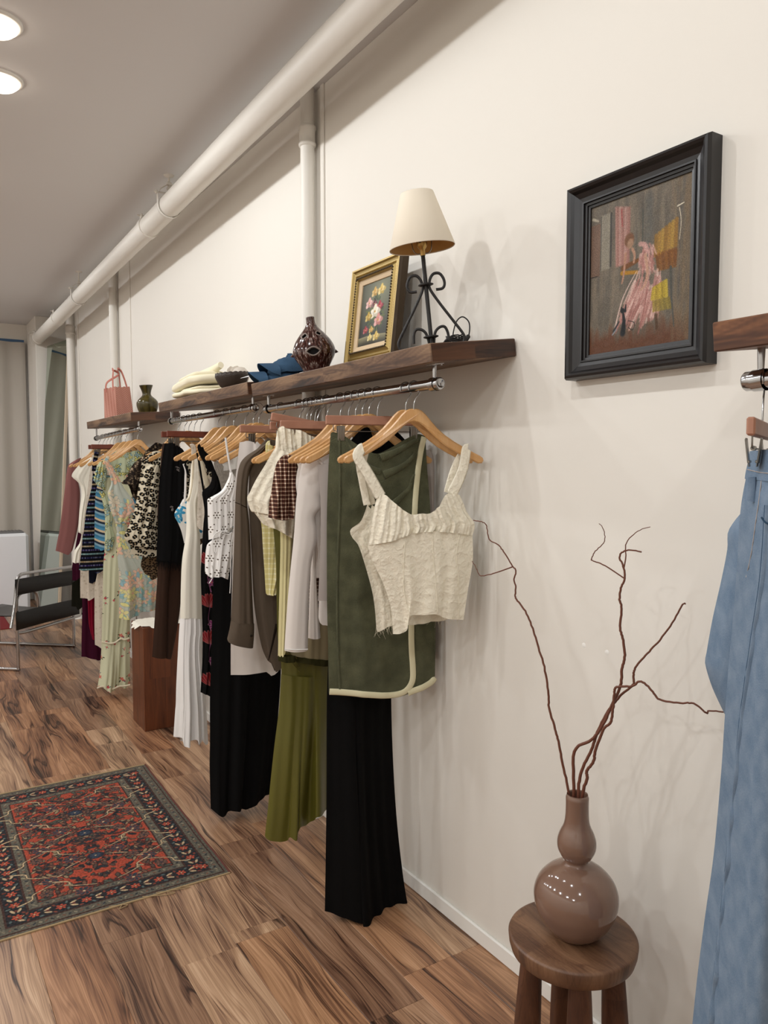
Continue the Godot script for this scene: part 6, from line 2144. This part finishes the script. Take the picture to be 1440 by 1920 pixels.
func hang_middle_rail() -> void:
	var g: Node3D
	var c: Array
	g = hung("crinkle_top", "grey crinkled strap top between the black tank dress and the eyelet camisole", "top", -3.2, -5, "wood", "the grey crinkled top", 0)
	c = piece(g, "body", M.grey_crinkle, [-0.201, -0.24, -0.204, -0.253, -0.195, -0.285, -0.182, -0.317, -0.17, -0.376, -0.167, -0.447], [0.14, -0.22, 0.14, -0.4, 0.14, -0.6], [-0.181, -0.237, -0.162, -0.259, -0.142, -0.279], [0, -0.6], {"t": 0.012, "tb": 0.015, "k": 3, "b": 0.005, "c": 0.003})
	g = hung("wide_trousers", "very long black skirt whose uneven hem ends above the floor near the rug", "skirt", -3.26, -5, "wood", "the long black skirt", 0)
	c = piece(g, "skirt", M.black, [-0.19, -0.616, -0.191, -0.759, -0.199, -0.914, -0.205, -1.094, -0.214, -1.298, -0.216, -1.469, -0.22, -1.615, -0.218, -1.802], [0.161, -0.571, 0.131, -0.944, 0.119, -1.224, 0.107, -1.394, 0.086, -1.595, 0.059, -1.793], [-0.056, -0.611, 0.07, -0.617], [-0.199, -1.816, -0.175, -1.831, -0.147, -1.812, -0.127, -1.801, -0.107, -1.805, -0.067, -1.821, -0.032, -1.808, -0.001, -1.802, 0.03, -1.798], {"t": 0.02, "tb": 0.05, "k": 2.6, "a": 0.004, "b": 0.025, "nu": 60, "nv": 50})
	g = hung("tank_dress", "black tank dress printed with large red flowers", "dress", -3.36, -4, "wood", "the black flowered tank dress", 0)
	c = piece(g, "bodice", M.black, [-0.197, -0.186, -0.178, -0.236, -0.165, -0.276, -0.162, -0.32, -0.176, -0.35, -0.205, -0.374, -0.201, -0.42, -0.196, -0.467, -0.202, -0.521, -0.209, -0.611], [-0.174, -0.206, -0.154, -0.253, -0.134, -0.303, -0.108, -0.347, -0.105, -0.388, -0.125, -0.475, -0.146, -0.614], [-0.187, -0.2], [-0.182, -0.614], {"n": 0.008, "t": 0.014, "tb": 0.018, "k": 2, "b": 0.003})
	c = piece(g, "skirt", M.red_flowers, [-0.209, -0.609, -0.217, -0.744, -0.214, -0.927, -0.214, -1.111, -0.226, -1.29], [-0.108, -0.614, -0.123, -0.812, -0.138, -0.996, -0.147, -1.181, -0.17, -1.325], [-0.164, -0.612], [-0.211, -1.297, -0.192, -1.306], {"n": 0.008, "t": 0.018, "tb": 0.025, "k": 2, "a": 0.003, "b": 0.01})
	band(g, "strap", M.black, [-0.213, -0.172, -0.215, -0.177, -0.205, -0.207, -0.186, -0.24, -0.169, -0.279], 0.026, 0.03, 0.024, 0.0015, [])
	band(g, "strap", M.black, [-0.224, -0.2, -0.215, -0.24, -0.206, -0.303, -0.195, -0.373], 0.008, 0.01, -0.004, 0.0015, [])
	g = hung("lace_blouse", "ivory lace trimmed strap top beside the long cream dress", "top", -3.5, -4, "wood", "the ivory lace trimmed top", 0)
	c = piece(g, "body", M.lace, [-0.159, -0.242, -0.167, -0.287, -0.175, -0.357, -0.179, -0.419, -0.183, -0.531, -0.181, -0.544], [0.12, -0.24, 0.13, -0.4, 0.13, -0.5], [-0.138, -0.27, -0.128, -0.322], [-0.169, -0.558, -0.15, -0.564, -0.131, -0.565], {"t": 0.012, "tb": 0.014, "k": 4, "a": 0.004, "b": 0.005, "c": 0.002})
	band(g, "strap", M.cream_soft, [-0.17, -0.232, -0.157, -0.274, -0.143, -0.322, -0.133, -0.36], 0.024, 0.024, 0.016, 0.0015, [])
	g = hung("slip_dress", "long cream bias cut slip dress with ruffled neck and a hip seam", "dress", -3.6, -4, "wood", "the long cream slip dress", 0)
	c = piece(g, "bodice", M.ivory, [-0.169, -0.217, -0.178, -0.27, -0.183, -0.323, -0.191, -0.387, -0.2, -0.426, -0.203, -0.466, -0.206, -0.581, -0.227, -0.708, -0.235, -0.836, -0.24, -0.987], [-0.146, -0.228, -0.132, -0.288, -0.126, -0.359, -0.148, -0.442, -0.143, -0.538, -0.138, -0.616, -0.136, -0.778, -0.134, -1.001], [-0.16, -0.214], [-0.196, -0.987, -0.164, -0.994], {"n": 0.01, "t": 0.018, "tb": 0.03, "k": 1.3, "a": 0.002, "b": 0.006, "nu": 40, "nv": 50})
	c = piece(g, "skirt", M.white, [-0.24, -0.986, -0.247, -1.06, -0.262, -1.285, -0.267, -1.402, -0.27, -1.431, -0.281, -1.56], [-0.134, -1, -0.131, -1.072, -0.137, -1.102, -0.14, -1.189, -0.126, -1.378, -0.116, -1.617], [-0.196, -0.987, -0.164, -0.994], [-0.265, -1.56, -0.249, -1.56, -0.244, -1.594, -0.23, -1.6, -0.217, -1.601, -0.211, -1.578, -0.181, -1.577, -0.176, -1.595, -0.166, -1.602, -0.155, -1.595, -0.15, -1.587, -0.132, -1.618], {"n": 0.01, "t": 0.03, "tb": 0.05, "k": 3, "a": 0.004, "b": 0.018, "nu": 70, "nv": 40})
	band(g, "ruffle", M.cream_soft, [-0.17, -0.214, -0.172, -0.281, -0.178, -0.358, -0.189, -0.404, -0.205, -0.425], 0.012, 0.01, 0.024, 0.004, [])
	band(g, "strap", M.lace, [-0.179, -0.171, -0.169, -0.168, -0.165, -0.182, -0.166, -0.214], 0.03, 0.022, 0.02, 0.0015, [])
	g = hung("halter_blouse", "white strap top with a few blue flowers, peeking out left of the cream dress", "top", -3.72, -3, "wood", "the white top with blue flowers", 0)
	c = piece(g, "body", M.blue_flowers, [-0.17, -0.435, -0.188, -0.46, -0.221, -0.498, -0.205, -0.538, -0.189, -0.581, -0.176, -0.641], [0.12, -0.4, 0.12, -0.48, 0.12, -0.6], [-0.155, -0.417], [0, -0.6], {"t": 0.012, "tb": 0.015, "k": 2, "b": 0.003})
	band(g, "strap", M.white, [-0.175, -0.249, -0.165, -0.282, -0.166, -0.325, -0.168, -0.384, -0.172, -0.438], 0.01, 0.012, 0.006, 0.0015, [])
	band(g, "strap", M.black, [-0.169, -0.251, -0.16, -0.274, -0.154, -0.3], 0.012, 0.012, 0.01, 0.0015, [])
	g = hung("lace_skirt", "black cropped trousers with small embroidered sprigs and a fringed hem", "trousers", -3.98, -3, "clip", "the black embroidered trousers", 0)
	c = piece(g, "trouser_panel", M.black, [-0.188, -0.145, -0.194, -0.176, -0.204, -0.237, -0.216, -0.329, -0.225, -0.444, -0.225, -0.47, -0.233, -0.609, -0.241, -0.751], [-0.083, -0.19, -0.076, -0.253, -0.082, -0.33, -0.081, -0.439, -0.087, -0.58, -0.094, -0.685, -0.107, -0.764], [-0.171, -0.142, -0.156, -0.14, -0.137, -0.145, -0.102, -0.169], [-0.208, -0.758, -0.16, -0.763, -0.132, -0.765], {"t": 0.014, "tb": 0.022, "k": 2.2, "a": 0.005, "b": 0.006})
	fringe(g, M.black, [-0.24, -0.752, -0.107, -0.767], c)
	sprigs(g, [-0.125, -0.279, -0.118, -0.284, -0.099, -0.414, -0.158, -0.484, -0.159, -0.489], c)
	g = hung("straight_trousers", "dark brown straight trousers hanging long behind the black embroidered pair", "trousers", -4.08, -3, "clip", "the brown straight trousers", 0)
	c = piece(g, "trouser_leg", M.brown, [-0.172, -0.141, -0.181, -0.213, -0.19, -0.331, -0.204, -0.475, -0.208, -0.787, -0.222, -0.972, -0.233, -1.114, -0.247, -1.275], [-0.141, -0.141, -0.146, -0.213, -0.142, -0.476, -0.148, -0.791, -0.161, -0.977, -0.172, -1.29], [-0.158, -0.14], [-0.22, -1.283, -0.174, -1.29], {"n": 0.012, "t": 0.014, "tb": 0.02, "k": 1, "b": 0.003, "nu": 24})
	c = piece(g, "trouser_leg", M.brown, [-0.141, -0.14, -0.146, -0.213, -0.146, -0.477, -0.151, -0.792, -0.163, -0.979, -0.174, -1.295], [-0.074, -0.157, -0.075, -0.252, -0.067, -0.479, -0.075, -0.797, -0.085, -0.986, -0.105, -1.13, -0.141, -1.3], [-0.105, -0.144], [-0.159, -1.298], {"n": -0.004, "t": 0.014, "tb": 0.018, "k": 1, "b": 0.003, "nu": 24})
	g = hung("leopard_blouse", "black and cream leopard print blouse with a long full sleeve", "blouse", -4.17, -2, "wood", "the leopard print blouse", 0)
	c = piece(g, "sleeve", M.leopard, [-0.207, -0.248, -0.242, -0.271, -0.264, -0.327, -0.283, -0.405, -0.296, -0.476, -0.325, -0.562, -0.341, -0.595, -0.349, -0.607, -0.357, -0.637, -0.347, -0.657, -0.324, -0.679], [-0.163, -0.256, -0.165, -0.367, -0.171, -0.488, -0.183, -0.595, -0.19, -0.701], [-0.183, -0.248], [-0.289, -0.687, -0.242, -0.692, -0.214, -0.697], {"n": 0.014, "t": 0.02, "tb": 0.034, "k": 3, "a": 0.003, "b": 0.008, "nu": 44, "nv": 50})
	c = piece(g, "body", M.leopard, [-0.214, -0.208, -0.246, -0.224, -0.258, -0.248, -0.263, -0.295, -0.316, -0.609, -0.324, -0.69, -0.323, -0.726], [0.13, -0.24, 0.13, -0.4, 0.12, -0.6], [-0.194, -0.196, -0.159, -0.18], [-0.296, -0.737, -0.259, -0.744, -0.19, -0.744], {"t": 0.012, "tb": 0.018, "k": 2.5, "b": 0.006})
	g = hung("sheer_blouse", "dark brown leopard print blouse, only its curved hem showing below the lighter one", "blouse", -4.25, -2, "wood", "the dark leopard print blouse", 0)
	c = piece(g, "body", M.leopard_fine, [-0.15, -0.24, -0.15, -0.5, -0.24, -0.756, -0.25, -0.809, -0.244, -0.824], [0.13, -0.24, 0.13, -0.5, 0.12, -0.68], [0, -0.2], [-0.23, -0.85, -0.216, -0.861, -0.192, -0.871, -0.167, -0.877], {"t": 0.012, "tb": 0.016, "k": 2, "b": 0.004})
	g = hung("snakeskin_top", "snakeskin print top with a wide short sleeve at the far end of the middle rail", "top", -4.36, -1, "wood", "the snakeskin print top", 0)
	c = piece(g, "sleeve", M.snake, [-0.197, -0.2, -0.228, -0.223, -0.265, -0.26, -0.286, -0.305, -0.3, -0.331, -0.324, -0.351], [-0.163, -0.214, -0.18, -0.289, -0.21, -0.371, -0.246, -0.457], [-0.179, -0.202], [-0.307, -0.361, -0.279, -0.366, -0.262, -0.411], {"n": 0.014, "t": 0.02, "tb": 0.04, "k": 2, "b": 0.006, "nu": 30, "nv": 30})
	c = piece(g, "body", M.snake, [-0.125, -0.143, -0.162, -0.169, -0.192, -0.198, -0.205, -0.247, -0.215, -0.355, -0.23, -0.495, -0.24, -0.62], [0.14, -0.24, 0.14, -0.4, 0.13, -0.62], [-0.104, -0.133], [0, -0.62], {"t": 0.014, "tb": 0.018, "k": 2.5, "b": 0.006})


func hang_far_rail() -> void:
	var g: Node3D
	var c: Array
	g = hung("halter_dress", "aqua, yellow and peach floral satin halter dress, nearest on the far rail", "dress", -5.24, -10, "wood", "the aqua floral halter dress", 0)
	c = piece(g, "bodice", M.aqua_floral, [-0.221, -0.224, -0.2, -0.258, -0.181, -0.302, -0.173, -0.361, -0.194, -0.419, -0.191, -0.473, -0.185, -0.517, -0.17, -0.566, -0.15, -0.616], [-0.185, -0.202, -0.161, -0.248, -0.13, -0.307, -0.09, -0.391, -0.053, -0.446, -0.03, -0.486, -0.03, -0.545, -0.06, -0.584, -0.087, -0.618], [-0.204, -0.21], [-0.12, -0.618], {"n": 0.012, "t": 0.016, "tb": 0.024, "k": 2.4, "a": 0.003, "b": 0.01, "nu": 44, "nv": 50})
	c = piece(g, "skirt", M.aqua_floral, [-0.151, -0.613, -0.148, -0.651, -0.141, -0.691, -0.145, -0.691, -0.145, -0.797, -0.136, -0.976, -0.136, -1.126, -0.141, -1.261], [-0.085, -0.615, -0.095, -0.657, -0.063, -0.771, 0.015, -0.864, 0.071, -0.939, 0.105, -1.026, 0.103, -1.148, 0.1, -1.224], [-0.12, -0.616], [-0.106, -1.265, -0.067, -1.258, -0.035, -1.251, -0.014, -1.244, -0.003, -1.226, 0.043, -1.223], {"n": 0.01, "t": 0.02, "tb": 0.055, "k": 2.4, "a": 0.004, "b": 0.025, "nu": 70, "nv": 56})
	band(g, "waist_band", M.aqua_floral, [-0.153, -0.614, -0.137, -0.62, -0.119, -0.622, -0.087, -0.614], 0.016, 0.016, 0.032, 0.004, [])
	band(g, "strap", M.aqua_floral, [-0.187, -0.18, -0.195, -0.2, -0.206, -0.219], 0.02, 0.03, 0.012, 0.0015, [])
	g = hung("ruffle_dress", "pale green sprigged maxi dress with tiers and a big outlined floral neck ruffle", "dress", -5.4, -8, "wood", "the green ruffled maxi dress", 0)
	c = piece(g, "body", M.green_floral, [-0.202, -0.326, -0.186, -0.426, -0.183, -0.527, -0.181, -0.626, -0.188, -0.808, -0.199, -0.929, -0.207, -1.142, -0.221, -1.442], [-0.079, -0.327, -0.056, -0.63, -0.048, -0.814, -0.041, -1.061, -0.031, -1.248, -0.036, -1.428], [0, -0.3], [-0.176, -1.454, -0.13, -1.454, -0.083, -1.433], {"t": 0.016, "tb": 0.03, "k": 2.2, "a": 0.003, "b": 0.014, "nu": 50, "nv": 56})
	c = piece(g, "tier", M.green_floral, [-0.22, -1.438, -0.227, -1.539, -0.239, -1.661, -0.257, -1.762], [-0.035, -1.424, -0.038, -1.559, -0.039, -1.763], [-0.177, -1.451, -0.13, -1.451, -0.083, -1.431], [-0.235, -1.749, -0.217, -1.749, -0.195, -1.77, -0.172, -1.781, -0.137, -1.774, -0.108, -1.762, -0.078, -1.768], {"n": 0.004, "t": 0.03, "tb": 0.045, "k": 2.6, "a": 0.008, "b": 0.022, "nu": 60, "nv": 30})
	c = piece(g, "neck_ruffle", M.ruffle_floral, [-0.212, -0.216, -0.231, -0.255, -0.241, -0.295, -0.252, -0.336], [-0.164, -0.201, -0.163, -0.256, -0.167, -0.315, -0.178, -0.405], [-0.188, -0.206], [-0.229, -0.365, -0.206, -0.385, -0.192, -0.4], {"n": 0.03, "t": 0.014, "tb": 0.03, "k": 3, "a": 0.005, "b": 0.012, "nu": 30, "nv": 24})
	c = piece(g, "neck_ruffle", M.ruffle_floral, [-0.151, -0.185, -0.142, -0.236, -0.124, -0.286, -0.096, -0.327], [0.068, -0.138, 0.087, -0.184, 0.071, -0.236, 0.001, -0.297], [-0.092, -0.14, -0.025, -0.149, 0.024, -0.136], [-0.067, -0.327, -0.028, -0.322], {"n": -0.02, "t": 0.016, "tb": 0.03, "k": 3, "a": 0.005, "b": 0.012, "nu": 36, "nv": 24})
	c = piece(g, "side_ruffle", M.ruffle_floral, [-0.22, -0.405, -0.198, -0.475, -0.186, -0.551, -0.182, -0.626, -0.185, -0.72, -0.186, -0.811], [-0.169, -0.416, -0.151, -0.501, -0.134, -0.577, -0.14, -0.652, -0.124, -0.723, -0.142, -0.807], [-0.197, -0.41], [-0.171, -0.816, -0.154, -0.807], {"n": 0.026, "t": 0.012, "tb": 0.02, "k": 2, "a": 0.005, "b": 0.01, "nu": 24})
	band(g, "hem_ruffle", M.cream_soft, [-0.224, -1.435, -0.191, -1.442, -0.169, -1.449, -0.134, -1.444, -0.099, -1.422, -0.076, -1.432, -0.043, -1.423], 0.012, 0.012, 0.046, 0.003, [])
	band(g, "hem_ruffle", M.cream_soft, [-0.26, -1.744, -0.233, -1.737, -0.21, -1.742, -0.188, -1.764, -0.153, -1.76, -0.118, -1.748, -0.084, -1.75, -0.046, -1.746], 0.012, 0.012, 0.06, 0.003, [])
	g = hung("wave_top", "blue, tan and navy wave print top beside the striped dress", "top", -5.56, -6, "wood", "the blue wave print top", 0)
	c = piece(g, "body", M.blue_wave, [-0.19, -0.366, -0.205, -0.428, -0.212, -0.53, -0.216, -0.633, -0.218, -0.706, -0.22, -0.755, -0.22, -0.812], [0.12, -0.3, 0.12, -0.5, 0.12, -0.64], [-0.16, -0.356], [-0.188, -0.816, -0.152, -0.817], {"t": 0.014, "tb": 0.018, "k": 2, "b": 0.005})
	band(g, "strap", M.blue_wave, [-0.15, -0.19, -0.15, -0.24, -0.14, -0.3], 0.03, 0.03, 0.01, 0.0015, [])
	band(g, "strap", M.blue_wave, [0.12, -0.19, 0.12, -0.24, 0.12, -0.32], 0.03, 0.03, 0.01, 0.0015, [])
	g = hung("sequin_dress", "navy and black striped sequin dress with narrow straps", "dress", -5.72, -5, "wood", "the striped sequin dress", 0)
	c = piece(g, "body", M.navy_stripe, [-0.18, -0.251, -0.191, -0.324, -0.199, -0.387, -0.219, -0.471, -0.24, -0.56, -0.259, -0.707, -0.266, -0.731, -0.275, -0.826, -0.287, -0.901, -0.296, -0.971], [0.12, -0.3, 0.13, -0.5, 0.14, -0.74], [-0.16, -0.298], [-0.26, -0.981, -0.23, -0.977, -0.2, -0.986, -0.14, -0.987], {"t": 0.014, "tb": 0.02, "k": 2.4, "b": 0.006, "nv": 50})
	band(g, "strap", M.navy_stripe, [-0.158, -0.135, -0.166, -0.167, -0.175, -0.209, -0.182, -0.272], 0.03, 0.03, 0.012, 0.0015, [])
	g = hung("jacquard_skirt", "ivory floral jacquard skirt with a narrow straight fall", "skirt", -5.82, -4, "clip", "the ivory jacquard skirt", 0)
	c = piece(g, "skirt_panel", M.lace, [-0.139, -1.062, -0.171, -1.092, -0.177, -1.229, -0.181, -1.425, -0.181, -1.54], [0.1, -0.15, 0.12, -0.6, 0.13, -1.2], [0, -0.15], [-0.162, -1.55, -0.137, -1.569, -0.1, -1.573], {"t": 0.014, "tb": 0.02, "k": 4, "b": 0.008})
	g = hung("lace_shift", "ivory lace straight skirt beneath the striped sequin dress, a navy patch at its hem", "skirt", -5.92, -3, "clip", "the ivory lace skirt", 0)
	c = piece(g, "skirt_panel", M.lace, [-0.15, -0.15, -0.25, -0.841, -0.251, -0.998, -0.254, -1.103, -0.255, -1.201], [0.12, -0.15, 0.12, -0.5, 0.12, -0.98], [0, -0.15], [-0.208, -1.206, -0.171, -1.208], {"t": 0.014, "tb": 0.018, "k": 3, "b": 0.006})
	c = piece(g, "lining", M.navy, [-0.196, -0.992, -0.196, -1.038, -0.196, -1.088], [-0.13, -0.997, -0.131, -1.043, -0.133, -1.084], [-0.164, -0.994], [-0.173, -1.095, -0.159, -1.083], {"n": 0.026, "t": 0.004, "tb": 0.004, "k": 1, "b": 0.002, "nu": 10, "nv": 10})
	g = hung("cap_sleeve_top", "ivory cap sleeve tunic with a lettuce edged hem", "tunic", -6.02, -3, "wood", "the ivory cap sleeve tunic", 0)
	c = piece(g, "body", M.ivory, [-0.14, -0.164, -0.18, -0.191, -0.227, -0.227, -0.277, -0.298, -0.25, -0.333, -0.224, -0.364, -0.208, -0.427, -0.218, -0.493, -0.229, -0.57, -0.24, -0.724, -0.217, -0.717, -0.23, -0.796, -0.259, -0.841, -0.273, -0.867, -0.286, -0.941], [-0.123, -0.213, -0.131, -0.323, -0.16, -0.467, -0.19, -0.626, -0.199, -0.691, -0.219, -0.817, -0.236, -0.95], [-0.125, -0.174], [-0.267, -0.951, -0.252, -0.947], {"t": 0.014, "tb": 0.018, "k": 2, "a": 0.003, "b": 0.006, "nu": 30, "nv": 50})
	g = hung("evening_gown", "deep burgundy long gown with a crimson inset at the far end of the far rail", "gown", -6.14, -2, "wood", "the burgundy gown", 0)
	c = piece(g, "skirt", M.burgundy, [-0.16, -0.22, -0.15, -0.5, -0.213, -1.036, -0.203, -1.234, -0.214, -1.541, -0.218, -1.683], [0.12, -0.22, 0.12, -0.6, 0.14, -1.3, 0.15, -1.66], [0, -0.2], [-0.189, -1.686, -0.164, -1.701, -0.119, -1.712, -0.073, -1.721], {"t": 0.014, "tb": 0.03, "k": 3, "b": 0.015})
	c = piece(g, "inset", M.crimson, [-0.168, -1.226, -0.166, -1.335, -0.162, -1.445, -0.14, -1.551], [-0.116, -1.23, -0.12, -1.34, -0.123, -1.443, -0.125, -1.546], [-0.139, -1.228], [-0.133, -1.556], {"n": 0.03, "t": 0.01, "tb": 0.02, "k": 2, "b": 0.006, "nu": 14})
	g = hung("velvet_dress", "dark dress with a burgundy upper and nearly black skirt, left of the lace skirt", "dress", -6.26, -2, "wood", "the dark two tone dress", 0)
	c = piece(g, "upper", M.burgundy, [-0.17, -0.22, -0.16, -0.5, -0.243, -0.974, -0.246, -1.045, -0.249, -1.107], [0.12, -0.22, 0.12, -0.5, 0.1, -0.84], [0, -0.2], [-0.218, -1.111, -0.192, -1.111], {"t": 0.014, "tb": 0.016, "k": 2, "b": 0.004})
	c = piece(g, "skirt", M.dark_olive, [-0.249, -1.104, -0.255, -1.21, -0.258, -1.308], [0.1, -0.83, 0.1, -0.9, 0.1, -1.02], [-0.218, -1.108], [-0.223, -1.314, -0.184, -1.321], {"t": 0.016, "tb": 0.018, "k": 2, "b": 0.004, "nv": 16})
	g = hung("wrap_cardigan", "dusty mauve long wrap cardigan, farthest left on the far rail", "cardigan", -6.42, -2, "wood", "the dusty mauve cardigan", 0)
	c = piece(g, "body", M.mauve, [-0.174, -0.176, -0.221, -0.208, -0.235, -0.24, -0.248, -0.321, -0.261, -0.425, -0.284, -0.593, -0.307, -0.743, -0.314, -0.769, -0.337, -0.884], [-0.132, -0.158, -0.154, -0.263, -0.161, -0.333, -0.146, -0.427, -0.155, -0.585, -0.162, -0.67, -0.188, -0.796, -0.213, -0.888], [-0.151, -0.165], [-0.301, -0.897, -0.25, -0.92, -0.23, -0.903], {"t": 0.016, "tb": 0.024, "k": 0.8, "a": 0.002, "b": 0.007, "nu": 36, "nv": 50})
